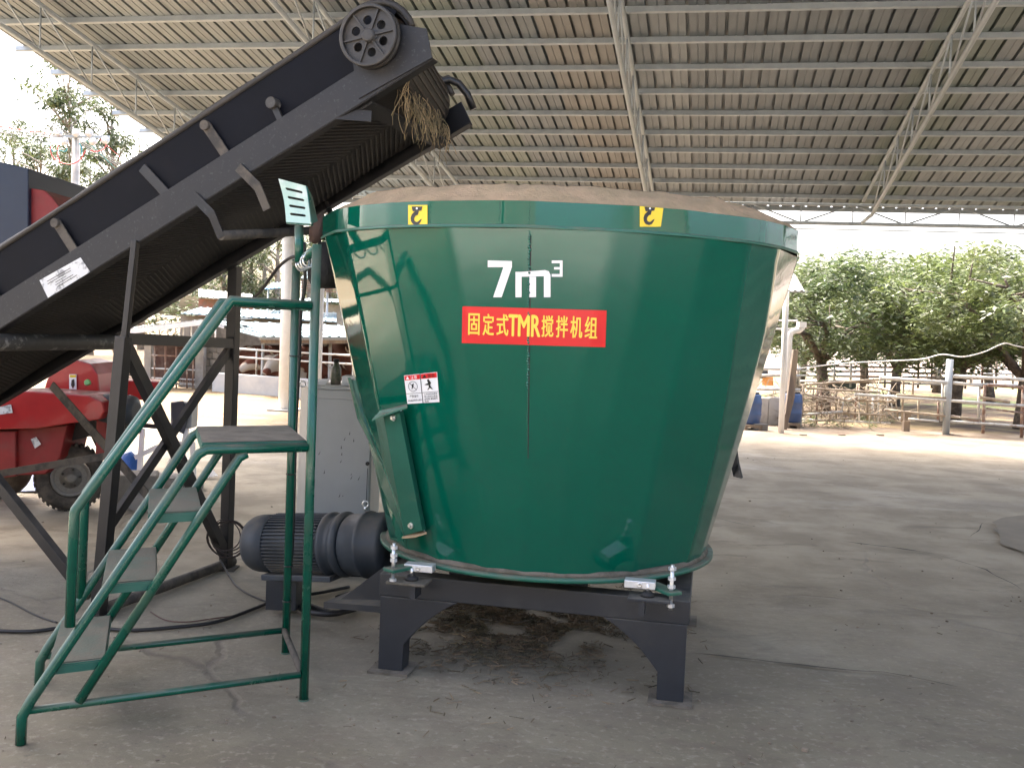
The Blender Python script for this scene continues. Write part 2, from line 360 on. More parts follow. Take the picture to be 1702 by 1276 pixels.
    N.links.new(tc.outputs['Object'], nz.inputs[0]); mp.inputs[0].default_value = .35; N.links.new(tc.outputs['Object'], mp.inputs[4]); N.links.new(nz.outputs['Color'], mp.inputs[5]); N.links.new(mp.outputs[1], v.inputs[0])
    crack = mth('MULTIPLY', rng(v.outputs['Distance'], 0., .009, 1., 0.), rng(noise(.5, 3, (8, 8, 0)), .44, .54))
    base = mix(mth('MULTIPLY', crack, .8), base, (.07, .055, .045, 1))
    # pale dry earth past the far end of the slab, brown pens behind the rails, straw in front of the stalls
    base = mix(mth('MULTIPLY', rng(sx.outputs['Y'], -.4, 1.6, 1., 0.), .9), base, (.50, .47, .42, 1))  # floor painted paler behind the camera, so the tank shows bright reflections
    far = rng(mth('ADD', mth('MULTIPLY', sx.outputs['Y'], .05), mth('MULTIPLY', noise(.8, 6), .12)), .74, .9)
    base = mix(mth('MULTIPLY', rng(mth('ADD', mth('MULTIPLY', sx.outputs['Y'], .09), mth('MULTIPLY', noise(.8, 7, (7, 3, 0), dist=.6), .35)), .42, .95), .9), base, mix(rng(noise(1.6, 8, (4, 4, 0)), .35, .65), (.42, .365, .272, 1), (.275, .235, .17, 1)))  # pale dust with distance; the brighter daylight there is put into it too
    dirt = mix(rng(noise(1.5, 8, (3, 3, 0)), .4, .6), (.145, .105, .07, 1), (.21, .17, .125, 1))
    base = mix(mth('MULTIPLY', rng(noise(1.3, 10, (3, 11, 0), (1, 2.2, 1), .72, .5), .53, .64), .5), base, (.15, .125, .09, 1))
    base = mix(far, base, dirt)
    pens = mth('MULTIPLY', rng(sx.outputs['Y'], 18.6, 19.1), rng(sx.outputs['X'], 4.5, 6.))
    penc = mix(rng(noise(1.1, 8, (6, 1, 0)), .42, .58), (.085, .052, .034, 1), (.22, .165, .085, 1))
    base = mix(pens, base, penc)
    grass = mth('MULTIPLY', rng(noise(.35, 5, (2, 9, 0)), .5, .6), mth('MULTIPLY', rng(sx.outputs['Y'], 25., 28.), rng(sx.outputs['Y'], 48., 40.)))
    base = mix(mth('MULTIPLY', grass, .8), base, (.16, .22, .06, 1))
    base = mix(rng(sx.outputs['Y'], 42., 55.), base, mix(rng(noise(.12, 6), .4, .6), (.24, .185, .155, 1), (.19, .155, .125, 1)))
    hay = mth('MULTIPLY', mth('MULTIPLY', rng(sx.outputs['Y'], 13.6, 15.6), rng(sx.outputs['X'], -2.4, -3.2)), rng(noise(1.6, 8, (0, 5, 0)), .34, .5))
    base = mix(mth('MULTIPLY', hay, .85), base, mix(rng(noise(14, 8), .4, .6), (.21, .135, .05, 1), (.14, .09, .035, 1)))
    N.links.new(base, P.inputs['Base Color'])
    N.links.new(mth('SUBTRACT', .88, mth('MULTIPLY', wet, .35)), P.inputs['Roughness'])
    b = N.nodes.new('ShaderNodeBump'); b.inputs['Strength'].default_value = .8; b.inputs['Distance'].default_value = .025
    hsum = mth('ADD', mth('MULTIPLY', noise(7, 10, (1, 1, 0), (1, 1.8, 1), .7), .6), mth('MULTIPLY', noise(1.2, 4, (2, 0, 0), (1, 3, 1)), .5))
    hs2 = mth('SUBTRACT', hsum, mth('MULTIPLY', crack, .3)); N.links.new(hs2, b.inputs['Height']); N.links.new(b.outputs[0], P.inputs['Normal'])
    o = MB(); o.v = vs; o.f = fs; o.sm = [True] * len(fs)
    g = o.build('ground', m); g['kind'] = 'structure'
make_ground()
# an older, darker concrete repair at the right and a few long open cracks
def sheet(name, pts, z, m):
    o = MB(); o.add([Vector((p[0], p[1], z)) for p in pts], [tuple(range(len(pts)))]); b = o.build(name, m); b['kind'] = 'structure'
    if b.data.polygons[0].normal.z < 0: b.data.flip_normals()
    return b
from mathutils import noise as mn
pm = mat('old concrete repair', (.25, .215, .16), .85, col2=(.19, .16, .12), vscale=1.6, mix_lo=.4, mix_hi=.65, bump=.5, bscale=18, var=.15)
def rag(pts, amp, n=8):
    out = []
    for i in range(len(pts)):
        a, b = Vector(pts[i]), Vector(pts[(i + 1) % len(pts)]); d = Vector((-(b - a).y, (b - a).x, 0)).normalized()
        for k in range(n): p = a.lerp(b, k / n); out.append(p + d * amp * mn.noise(p * 3.1))
    return out
sheet('concrete_repair', rag([gnd(1640, 868), gnd(1700, 858), gnd(1900, 850), gnd(1900, 985), gnd(1740, 950), gnd(1668, 905)], .12), .014, pm)
def crack(pts, w0, seed):
    L_, Rr = [], []
    P = [gnd(x, y) for x, y in pts]; Q = []
    for a, b in zip(P, P[1:]):
        for k in range(14): Q.append(a.lerp(b, k / 14))
    for i, p in enumerate(Q):
        q = Q[min(i + 1, len(Q) - 1)]; d = (q - Q[max(i - 1, 0)]).normalized(); nn = Vector((-d.y, d.x, 0)); c = p + nn * .035 * mn.noise(p * 2.7 + Vector((seed, 0, 0)))
        w_ = w0 * (.25 + abs(mn.noise(p * 5 + Vector((seed, 4, 0)))) * 2.2) * min(1, i / 6, (len(Q) - 1 - i) / 6 + .05); L_.append(c + nn * w_); Rr.append(c - nn * w_)
    o = MB(); n = len(L_); o.add([Vector((p.x, p.y, .017)) for p in L_ + Rr], [(i, i + n, i + n + 1, i + 1) for i in range(n - 1)]); b = o.build('ground_crack', cm); b['kind'] = 'structure'
    if b.data.polygons[n // 2].normal.z < 0: b.data.flip_normals()
cm = mat('dirt filled crack', (.05, .042, .03), .95, var=.3, vscale=20)
crack([(1150, 1092), (1260, 1100), (1350, 1112), (1470, 1122), (1600, 1150)], .010, 1)
crack([(1390, 900), (1480, 912), (1560, 925)], .012, 2); crack([(1560, 925), (1640, 950), (1710, 990)], .007, 3); crack([(1610, 895), (1640, 870)], .008, 4)
crack([(700, 1005), (760, 1030), (860, 1042), (900, 1030)], .006, 5); crack([(1120, 845), (1210, 868), (1260, 880)], .006, 6)
# ------------------------------------------------------------------ open shed roof over the yard
Z0, SL = 6.663, .164
def rp(u, d, dz=0.): p = UD * u + QD * d; p.z = Z0 - SL * d + dz; return p
UN = Vector((0, 0, 0)); SD = (QD + Vector((0, 0, -SL))).normalized(); NR = UD.cross(SD).normalized()      # across, down the slope, roof normal
shed = thing('open_shed', (-8, 17.2, 0), 'open-sided farm shed roof of ribbed metal sheets on steel trusses over the mixer', 'shed')
G0, DB, DE = -8.62, 2.3, 17.7
W_S = .82
tmpl = {}
nsh = 27
for i in range(nsh):
    u0 = G0 + i * W_S
    m = MB(); prof = []
    for k in range(4):
        b = k * W_S / 4
        prof += [(b, 0), (b + .075, 0), (b + .080, .006), (b + .090, .006), (b + .095, 0), (b + .165, 0), (b + .170, .05), (b + .198, .05), (b + .203, 0)]
    prof.append((W_S + .012, 0))
    if i not in tmpl:
        jz = (i % 2) * .0035
        dcut = [DB, 4.2, 10.9, DE]
        vs = []; fs = []
        for d in (DB, DE + random.uniform(-.03, .03)):
            for x, h in prof: p = rp(u0 + x, d, .045 + jz) + NR * h; vs.append(p)
        n = len(prof)
        for x, h in prof: pass
        off = NR * .0025
        for k in range(n - 1): fs.append((k, k + 1, n + k + 1, n + k))
        m.add(vs, fs); m.add([v + off for v in vs], [f[::-1] for f in fs])
    mm = random.choices(M['sheets'], [4, 4, 2.5, 1.5])[0]
    m.build('roof_sheet', mm, shed)
# purlins: light C channels under the sheets
s0 = 10.66
for n in range(-19, 11):
    d = s0 + n * .7
    if d < DB + .1: continue
    m = MB(); c0 = rp(G0 - .12, d, 0); c1 = rp(G0 + nsh * W_S, d, 0)
    m.bar(c0 + NR * .020, c1 + NR * .020, .006, .056, up=NR)
    m.bar(c0 + SD * .025 + NR * .048, c1 + SD * .025 + NR * .048, .05, .005, up=NR)
    m.bar(c0 + SD * .022 - NR * .011, c1 + SD * .022 - NR * .011, .044, .005, up=NR)
    m.build('purlin', M['galv'], shed)
# trusses down the slope (two chords and a zigzag) at 3.2 m
DT = .5
def truss(us, d0=2.5, d1=16.9):
    def P(d, low): return rp(us, d, -.06 - (DT if low else 0))
    top = MB().tube([P(d0, 0), P(d1, 0)], .028, 8).build('truss_chord', M['galv'], shed)
    low = MB().tube([P(d0, 1), P(d1 - 1.0, 1)], .028, 8)
    low.tube([P(d1 - 1.0, 1), rp(us, d1, -.40)], .028, 8)
    low.build('truss_chord', M['galv'], shed)
    n = int((d1 - 1. - d0) / .95)
    for k in range(n):
        a = d0 + k * (d1 - 1. - d0) / n; b = d0 + (k + 1) * (d1 - 1. - d0) / n
        MB().tube([P(a, 0), P(a, 1)], .011, 6).tube([P(a, 0), P(b, 1)], .011, 6).build('web_strut', M['galv'], top)
for us in (-7.5, -4.28, -1.08, 2.22, 5.4, 8.6, 11.8): truss(us)
# eave girder along the far edge
gt = MB().tube([rp(G0 + .3, 17.0, -.10), rp(13.4, 17.0, -.10)], .026, 8).build('girder_chord', M['galv'], shed)
MB().tube([rp(G0 + .3, 17.0, -.40), rp(13.4, 17.0, -.40)], .03, 8).build('girder_chord', M['galv'], shed)
u = G0 + .3; k = 0
while u < 13.2:
    m = MB(); a = rp(u, 17., -.10 if k % 2 else -.40); b = rp(u + .8, 17., -.40 if k % 2 else -.10)
    m.tube([a, b], .012, 6); m.tube([b, rp(u + .8, 17., -.10 if k % 2 == 0 and False else (-.40 if k % 2 == 0 else -.10))], .009, 6)
    m.build('web_strut', M['galv'], gt); u += .8; k += 1
# slim second lower tie seen beneath the eave girder
MB().tube([rp(G0 + .3, 17.02, -.49), rp(13.4, 17.02, -.49)], .008, 6).build('tie_rod', M['galv'], shed)
def column(x, y, zt, r, m): MB().tube([(x, y, 0), (x, y, zt)], r, 16).build('column', m, shed)
cw = gnd(473, 682); cu, cd_ = UD.dot(cw), QD.dot(cw)
MB().tube([cw, rp(cu, cd_, -.45)], .115, 18).build('column', M['white_paint'], shed)
for us in (10.9,):
    p = rp(us, 17.0, -.4); MB().tube([(p.x, p.y, 0), p], .11, 16).build('column', M['white_paint'], shed)
MB().box(cw.x - .25, cw.x + .25, cw.y - .25, cw.y + .25, -.02, .03).build('column_foot', M['concrete'], shed)
# ------------------------------------------------------------------ the vertical feed mixer
M0 = Vector((.205, 5.10, 0)); ML = Matrix.Translation(M0) @ Matrix.Rotation(PSI, 4, 'Z'); MLI = ML.inverted()
mixer = thing('feed_mixer', M0, 'large dark green conical feed mixer tank marked 7m³ on black legs', 'feed mixer', rz=PSI)
RT, RB, ZB, ZT1, ZT2, ZT3, RO = 1.163, .802, .545, 1.985, 2.095, 2.176, .995
# bend lines of the rolled wall: (angle at the top, middle, lower, bottom); 0 faces the viewer's side, growing to +X
BENDS = [(-56, -56, -56, -56), (-41, -40, -39, -39), (-24.4, -22.5, -21, -21), (-8.1, -8.1, -8.3, -8.8), (8.2, 5.8, 1.5, 3.1), (15.2, 14.5, 10.6, 10.6), (29, 28, 27, 27), (40, 44, 50, 53), (52.5, 59.8, 62, 64)] + [(a,) * 4 for a in (76, 92, 112, 132, 152, 172, 192, 212, 232, 252, 272, 288)]
BZ = (1.95, 1.6, 1.15, .7)
BANDS = [-60.7, -48.3, -39.4, -28.8, -14.0, -8.2, 13.1, 23.1, 38.6, 46.1, 54.5, 66, 82, 100, 120, 140, 160, 180, 200, 220, 240, 260, 280]
def corner_list(z):
    if z > ZT1 + .0005: return BANDS
    if z >= BZ[0]: return [b[0] for b in BENDS]
    if z <= BZ[3]: return [b[3] for b in BENDS]
    for k in range(3):
        if BZ[k + 1] <= z <= BZ[k]:
            f = (BZ[k] - z) / (BZ[k] - BZ[k + 1]); return [b[k] * (1 - f) + b[k + 1] * f for b in BENDS]
from mathutils import noise as mn
def polyr(phi, z=1.9):
    a = corner_list(z); a = a + [a[0] + 360]
    q = (phi - a[0]) % 360 + a[0]
    for i in range(len(a) - 1):
        if a[i] <= q <= a[i + 1]:
            h = rad((a[i + 1] - a[i]) / 2); mid = rad((a[i + 1] + a[i]) / 2)
            return math.cos(h) / math.cos(rad(q) - mid) * (1 if z > ZT1 else 1 + .0022 * mn.noise(Vector((math.sin(rad(q)) * 2.6, math.cos(rad(q)) * 2.6, z * 1.9))))
    return 1.
def surf(phi, z, off=0.):
    """world point on the tank wall"""
    if z <= ZT1: r = RB + (RT - RB) * (z - ZB) / (ZT1 - ZB)
    elif z <= ZT2: r = RT + .004
    else: r = RT + (RO - RT) * (z - ZT2) / (ZT3 - ZT2)
    r = r * polyr(phi, z) + off; a = rad(phi)
    return Vector((M0.x + r * math.sin(a), M0.y - r * math.cos(a), z))
def hit(px, py, off=0.):
    """(phi, z) where a sight line meets the cone"""
    r = ray(px, py); o = Vector((0, 0, HC))
    def gap(t):
        p = o + r * t; dx, dy = p.x - M0.x, p.y - M0.y; ph = math.degrees(math.atan2(dx, -dy)); q = surf(ph, p.z, off)
        return math.hypot(dx, dy) - math.hypot(q.x - M0.x, q.y - M0.y), ph, p.z
    t = 3.7
    while t < 5.3 and gap(t)[0] > 0: t += .04
    lo, hi = t - .04, t
    for _ in range(12):
        m_ = (lo + hi) / 2
        if gap(m_)[0] > 0: lo = m_
        else: hi = m_
    g_ = gap(hi); return g_[1], g_[2]
def phis_at(z):
    out = []; c = corner_list(z); n = len(c)
    for i, a in enumerate(c):
        nx = c[(i + 1) % n] + (360 if i == n - 1 else 0); gap = nx - a; e = min(.7, gap * .12)
        out += [a + e, a + 2.2 * e] + [a + gap * f for f in (.35, .5, .65)] + [nx - 2.2 * e, nx - e]
    return out
def tank_shell(levels, off=0.):
    vs = []; fs = []; n = len(phis_at(levels[0][0]))
    for z, rr in levels:
        for ph in phis_at(z):
            a = rad(ph); r = rr * polyr(ph, z) + off; vs.append((M0.x + r * math.sin(a), M0.y - r * math.cos(a), z))
    for j in range(len(levels) - 1):
        for i in range(n): fs.append((j * n + i, j * n + (i + 1) % n, (j + 1) * n + (i + 1) % n, (j + 1) * n + i))
    m = MB(); m.add(vs, fs, True); return m
L = [(ZB, RB)] + [(ZB + (ZT1 - ZB) * k / 28, RB + (RT - RB) * k / 28) for k in range(1, 29)]
tank_shell(L).build('tank_wall', M['tank'], mixer)
m = tank_shell([(ZT1 + .001, RT + .004), (ZT2 - .004, RT + .004)]); m.sm = [True] * len(m.sm)
m.build('top_band', M['tank'], mixer)
m = tank_shell([(ZT1 + .0006, RT + .009), (ZT1 + .006, RT + .012), (ZT1 + .014, RT + .006)]); m.build('weld_seam', M['green_dusty'], mixer)
# dusty anti-spill lip, fine uneven dust on it
from mathutils import noise as mn
lv = [(ZT2 - .004, RT + .005)] + [(ZT2 + (ZT3 - ZT2) * k / 5, RT + (RO - RT) * k / 5) for k in range(1, 6)] + [(ZT3 + .004, RO - .01), (ZT3 - .06, RO - .015)]
m = tank_shell(lv)
m.v = [(x, y, z + (0 if z < ZT2 + .003 else .012 * mn.noise(Vector((x * 9, y * 9, 0))) + .006 * mn.noise(Vector((x * 30, y * 30, 5))))) for x, y, z in m.v]
lip = m.build('spill_lip', M['tank_dusty'], mixer)
m = tank_shell([(ZT3 - .06, RO - .015), (ZT1 + .002, RT - .05)]); m.f = [f[::-1] for f in m.f]; m.build('inner_lip', M['green_dusty'], mixer)
m = tank_shell([(ZT1 - .001, RT - .05), (ZB + .05, RB - .03)]); m.f = [f[::-1] for f in m.f]; m.build('inner_wall', M['green_dusty'], mixer)
MB().lathe((M0.x, M0.y, ZB + .01), (0, 0, 1), [(0, RB - .02), (.02, RB - .02)], 40).build('tank_floor', M['green_dusty'], mixer)
# auger inside: shaft and one turning flight
m = MB().lathe((M0.x, M0.y, ZB + .03), (0, 0, 1), [(0, .2), (.3, .16), (1.45, .1), (1.5, .02)], 20)
ax = m.build('auger_shaft', M['steel'], mixer)
m = MB(); n = 60; vs = []
for i in range(n + 1):
    t = i / n; a = t * 5 * math.pi; r = .68 - .35 * t; z = ZB + .06 + 1.3 * t
    vs += [(M0.x + .1 * math.cos(a), M0.y + .1 * math.sin(a), z), (M0.x + r * math.cos(a), M0.y + r * math.sin(a), z - .05)]
m.add(vs, [(2 * i, 2 * i + 1, 2 * i + 3, 2 * i + 2) for i in range(n)], True); m.add([(x, y, z - .01) for x, y, z in vs], [(2 * i, 2 * i + 2, 2 * i + 3, 2 * i + 1) for i in range(n)], True)
m.build('auger_flight', M['steel'], ax)
# base ring
m = MB().lathe((M0.x, M0.y, ZB - .028), (0, 0, 1), [(0, RB - .05), (0, RB + .032), (.003, RB + .036), (.017, RB + .036), (.02, RB + .032), (.02, RB - .02)], 72)
m.build('base_ring', M['green_dusty'], mixer)
m = MB().lathe((M0.x, M0.y, ZB - .008), (0, 0, 1), [(0, RB + .010), (.012, RB + .004), (.022, RB - .003)], 72)
m.build('ring_weld', M['mud'], mixer)
# front seam weld
def hz(px, py): return hit(px, py)
sp, _ = hz(880, 400)
m = MB(); zz = 1.97
while zz > 1.10:
    a = random.uniform(.6, 1.); c = surf(sp + random.uniform(-.12, .12), zz, .001); r = random.uniform(.003, .0075) * (1 if zz > 1.35 else .5)
    m.lathe(c + Vector((0, .003, -.006)), (0, 0, 1), [(0, r * .3), (.004, r), (.010, r), (.014, r * .3)], 6); zz -= .011
m.build('front_seam', M['tank'], mixer)
m = MB()
for k in range(20):
    za, zb_ = 1.96 - k * .045, 1.96 - (k + 1) * .045; m.bar(surf(sp + .25, za, -.0015), surf(sp + .25, zb_, -.0015), .004, .004, up=(0, 1, 0))
m.build('seam_joint', M['dark'], mixer)
# faint vertical weld marks on the top band
for px in (830, 880, 1140, 1255, 715, 1040):
    ph, _ = hz(px, 360); m = MB()
    for k in range(14):
        if random.random() < (.3 if px != 880 else 0): continue
        c = surf(ph + random.uniform(-.1, .1), ZT1 + .006 + k * .0072, 0); m.lathe(c + Vector((0, .002, 0)), (0, 0, 1), [(0, .001), (.003, .0032), (.006, .001)], 6)
    m.build('band_weld', M['tank'], mixer)
# ---- stickers laid on the faceted wall
def decal(name, polys, m, off, parent=mixer, clampz=None):
    """polys: list of (outline in photo-scale coordinates); carried to the wall by (phi, z)"""
    bm = bmesh.new()
    for poly in polys:
        vs = [bm.verts.new((p[0], p[1], 0)) for p in poly]
        try: bm.faces.new(vs)
        except ValueError: pass
    return decal_bm(name, bm, m, off, parent, None, clampz)
def cutgrid(bm, x0, x1, step):
    x = math.ceil(x0 / step) * step
    while x < x1:
        bmesh.ops.bisect_plane(bm, geom=bm.verts[:] + bm.edges[:] + bm.faces[:], plane_co=(x, 0, 0), plane_no=(1, 0, 0)); x += step
def decal_bm(name, bm, m, off, parent, mp=None, clampz=None):
    xs = [v.co.x for v in bm.verts]; cutgrid(bm, min(xs), max(xs), 5.)
    for v in bm.verts:
        px, py = v.co.x, v.co.y
        if mp: px, py = mp(px, py)
        h = hit(px, py)
        z = h[1] if (clampz is None) else min(max(h[1], clampz[0]), clampz[1])
        v.co = MLI @ surf(h[0], z, off)
    bmesh.ops.recalc_face_normals(bm, faces=bm.faces)
    me = bpy.data.meshes.new(name); bm.to_mesh(me); bm.free(); me.materials.append(m)
    o = bpy.data.objects.new(name, me); COL.objects.link(o); o.parent = parent; INV[o.name] = MLI; return o
def rect(x0, y0, x1, y1): return [(x0, y0), (x1, y0), (x1, y1), (x0, y1)]
def text_bm(body, box, bold=.0, cond=1.):
    """lettering as flat faces filling box=(x0,y0,x1,y1), y down"""
    cu = bpy.data.curves.new('t', 'FONT'); cu.body = body; cu.size = 1; cu.offset = bold; cu.resolution_u = 3
    o = bpy.data.objects.new('t', cu); COL.objects.link(o)
    dg = bpy.context.evaluated_depsgraph_get(); me = bpy.data.meshes.new_from_object(o.evaluated_get(dg))
    bpy.data.objects.remove(o); bm = bmesh.new(); bm.from_mesh(me)
    xs = [v.co.x for v in bm.verts]; ys = [v.co.y for v in bm.verts]
    if not xs: return bm
    ax, bx, ay, by = min(xs), max(xs), min(ys), max(ys)
    for v in bm.verts:
        v.co = Vector((box[0] + (v.co.x - ax) / (bx - ax) * (box[2] - box[0]), box[3] - (v.co.y - ay) / (by - ay) * (box[3] - box[1]), 0))
    return bm
decal('number_seven', [[(811, 433), (851, 434), (851, 444), (834, 494), (820, 494), (837, 444), (811, 444)]], M['white_letter'], .0025)
decal('letter_m', [[(857, 494), (857, 452), (867, 452), (867, 494)], [(867, 452), (906, 449), (912, 451), (915, 457), (904, 459), (867, 460)],
                   [(880, 460), (891, 460), (891, 494), (880, 494)], [(904, 459), (915, 457), (915, 494), (904, 494)]], M['white_letter'], .0025)
decal('superscript_three', [rect(917, 433, 935, 437.5), rect(921, 444, 935, 448), rect(917, 455.5, 935, 460), rect(930.5, 437.5, 935, 444), rect(930.5, 448, 935, 455.5)], M['white_letter'], .0025)
ban = decal('red_banner', [[(769, 510), (771, 509), (1008, 516), (1006, 577), (768, 570)]], M['red_sticker'], .0022)
def banmap(x, y):    # 0..240 x 0..60 -> the slightly skewed banner
    u, v = x / 240, y / 60
    a = (769 + 239 * u, 509.5 + 6.5 * u); b = (768 + 238 * u, 570 + 7 * u); return a[0] * (1 - v) + b[0] * v, a[1] * (1 - v) + b[1] * v
ban_chars = [('固', 11, 29), ('定', 35, 53), ('式', 58, 77), ('T', 78, 92), ('M', 94, 112), ('R', 116, 130), ('搅', 133, 152), ('拌', 157, 176), ('机', 181, 200), ('组', 205, 225)]
for ch, a, b in ban_chars:
    e = .55 if ord(ch) > 200 else .9; lv = bmesh.new(); tmp = []
    for q, (ox, oy) in enumerate(((-e, 0), (e, 0), (0, -e * .6), (0, e * .6), (0, 0))):
        bm = text_bm(ch, (a + ox, 11 + oy, b + ox, 46 + oy)); o_ = decal_bm('banner_letter', bm, M['yellow_letter'], .0036 + .0003 * q, ban, banmap); tmp.append(o_)
    for o_ in tmp: lv.from_mesh(o_.data)
    lv.to_mesh(tmp[0].data); lv.free()
    for o_ in tmp[1:]: bpy.data.objects.remove(o_)
for x0, x1 in ((679, 711), (1063, 1098)):
    st = decal('lifting_sticker', [rect(x0, 341, x1, 377)], M['yellow_sticker'], .0025, mixer, (ZT1 + .001, ZT2 - .005))
    cx = (x0 + x1) / 2; P = []
    cx -= 1
    P += [[(cx - 9, 343.5), (cx + 9, 343.5), (cx + 7.5, 350.5), (cx - 7, 351.5)], [(cx - 3, 351), (cx + 3, 351), (cx + 1.5, 357.5), (cx - 1, 357.5), (cx - 6, 354.5)]]
    pts = [(-4, 352), (-8.5, 356.5), (-10.5, 362), (-10, 368), (-7, 372.5), (-1.5, 374.5), (3.5, 372.5), (6.5, 368), (8, 364)]; inn = [(1.5, 357), (-2, 358.5), (-4.5, 362.5), (-4.8, 365.5), (-3.5, 368), (-.5, 369.3), (2, 368.3), (4.5, 365.8), (8, 363.8)]
    for i in range(len(pts) - 1): P.append([(cx + pts[i][0], pts[i][1]), (cx + pts[i + 1][0], pts[i + 1][1]), (cx + inn[i + 1][0], inn[i + 1][1]), (cx + inn[i][0], inn[i][1])])
    decal('hook_symbol', P, M['black_letter'], .0040, st, (ZT1 + .001, ZT2 - .006))
    decal('hook_pin', [[(cx + 1.6 * math.cos(a), 346.8 + 1.8 * math.sin(a)) for a in np.linspace(0, 5.6, 9)]], M['white_letter'], .0050, st)
# warning sticker pair
def wmap(x, y):   # 0..56 x 0..50
    u, v = x / 56, y / 50
    a = (672 + 55 * u, 624 - 6 * u); b = (678 + 53 * u, 671 - 3 * u); return a[0] * (1 - v) + b[0] * v, a[1] * (1 - v) + b[1] * v
def wdecal(name, polys, m, off, par):
    bm = bmesh.new()
    for poly in polys: bm.faces.new([bm.verts.new((p[0], p[1], 0)) for p in poly])
    return decal_bm(name, bm, m, off, par, wmap)
ws = wdecal('warning_sticker', [rect(0, 0, 56, 50)], M['white_letter'], .0024, mixer)
wdecal('red_header', [rect(.8, .8, 26.6, 9), rect(28.6, .8, 55.2, 9)], M['red_sticker'], .0036, ws)
wdecal('black_rule', [rect(27, 0, 28.2, 50), rect(.5, 32, 27, 32.7), rect(28.2, 32, 55.5, 32.7)], M['black_letter'], .0040, ws)
wdecal('warning_triangle', [[(3, 7.6), (6, 2), (9, 7.6)]], M['white_letter'], .0046, ws)
wdecal('warning_triangle', [[(31, 7.8), (34.5, 1.8), (38, 7.8)]], M['black_letter'], .0046, ws)
decal_bm('header_text', text_bm('注意', (11, 2, 22, 8)), M['white_letter'], .0048, ws, wmap)
decal_bm('header_text', text_bm('警告', (40, 2, 52, 8)), M['black_letter'], .0048, ws, wmap)
P = []
for k in range(16):
    a, b = k / 16 * 2 * math.pi, (k + 1) / 16 * 2 * math.pi
    P.append([(13.5 + 8 * math.cos(a), 20.5 + 9 * math.sin(a)), (13.5 + 8 * math.cos(b), 20.5 + 9 * math.sin(b)), (13.5 + 7.2 * math.cos(b), 20.5 + 8.2 * math.sin(b)), (13.5 + 7.2 * math.cos(a), 20.5 + 8.2 * math.sin(a))])
P += [[(8, 14.5), (8.8, 14), (19.2, 26.5), (18.5, 27)], [(12, 17), (15.5, 15), (15, 19), (12.5, 24), (10.8, 26), (11.5, 21)]]
wdecal('prohibition_mark', P, M['black_letter'], .0046, ws)
wdecal('falling_figure', [[(38, 12), (41, 10), (43, 14), (45, 17), (43, 20), (39, 20.5), (33, 19.5), (36.5, 18), (40, 17)], [(40, 21), (43, 20), (43.5, 23), (47, 28), (45, 27.5), (42, 25), (38.5, 29), (37.5, 28), (40.5, 24)]], M['black_letter'], .0046, ws)
decal_bm('warning_text', text_bm('严禁操作', (6, 35, 21, 40)), M['black_letter'], .0046, ws, wmap)
decal_bm('warning_text', text_bm('当机器运转时禁止操作', (2, 42.5, 26, 46.5)), M['black_letter'], .0046, ws, wmap)
for k, (s, b) in enumerate([('工作时切勿把手', 54), ('伸入机内以免造', 54), ('成伤害 谨防跌落', 54), ('危险', 38)]):
    decal_bm('warning_text', text_bm(s, (31, 34 + k * 4, b, 37.2 + k * 4), .01), M['black_letter'], .0046, ws, wmap)
# ---- discharge gate guide on the left front
def P3(px, py, Y): return at(px, py, Y)
def cs(px, py, off): h = hit(px, py, off); return surf(h[0], h[1], off)
a0, a1, a2, a3 = cs(637, 692, .06), cs(664, 684, .05), cs(702, 882, .05), cs(672, 890, .06)
m = MB().prism([a0, a1, a2, a3], Vector((.012, .05, 0))); gd = m.build('gate_guide', M['green_dusty'], mixer, bevel=.003)
b0, b1, b2 = P3(580, 630, 4.86), P3(594, 634, 4.84), P3(612, 692, 4.80)
m = MB().prism([b0, b1, b2, a0 + Vector((0, 0, .012)), a0 + Vector((.004, .01, -.02)), a3 + Vector((.0, .01, .02)), P3(668, 860, 4.53), P3(640, 775, 4.66), P3(622, 745, 4.74), P3(597, 700, 4.83)], Vector((.006, .02, 0)))
m.build('gate_web', M['green_dusty'], mixer)
m = MB().prism([P3(622, 745, 4.745), P3(640, 775, 4.665), P3(668, 860, 4.535), P3(672, 893, 4.52), P3(662, 900, 4.56), P3(634, 810, 4.72), P3(612, 735, 4.80)], Vector((.008, .03, 0)))
m.build('gate_flange', M['tank'], mixer)
m = MB().prism([P3(578, 628, 4.855), P3(583, 628, 4.85), P3(600, 690, 4.815), P3(625, 742, 4.735), P3(642, 775, 4.655), P3(671, 862, 4.525), P3(668, 866, 4.53), P3(638, 780, 4.67), P3(620, 748, 4.75), P3(594, 696, 4.83)], Vector((-.01, .05, 0)))
m.build('gate_edge', M['pipe'], mixer)
# ledge caps top and bottom
m = MB().prism([cs(618, 697, .09), cs(632, 682, .06), cs(676, 671, .01), cs(677, 675, .04), cs(640, 688, .09)], Vector((0, 0, -.008))); m.build('gate_cap', M['green_dusty'], mixer)
m = MB().prism([cs(668, 892, .07), cs(675, 884, .03), cs(705, 882, .01), cs(709, 884, .03), cs(690, 890, .07)], Vector((0, 0, -.008))); m.build('gate_foot', M['tank_dusty'], mixer)
for px, py in ((655, 694), (684, 873)):
    c = cs(px, py, .055); nrm = Vector((c.x - M0.x, c.y - M0.y, 0)).normalized()
    MB().lathe(c, nrm, [(0, .015), (.006, .015), (.006, .009), (.016, .009)], 6, False).build('bolt', M['steel'], mixer)
# zigzag cut weld line along the guide
m = MB()
for k in range(34):
    t = k / 33; c = vlerp(cs(664, 684, .012), cs(703, 884, .012), t) + Vector((.006, random.uniform(-.002, .002), 0)); m.lathe(c, (0, 0, 1), [(0, .002), (.005, .0045), (.01, .002)], 6)
m.build('guide_weld', M['slot'], mixer)
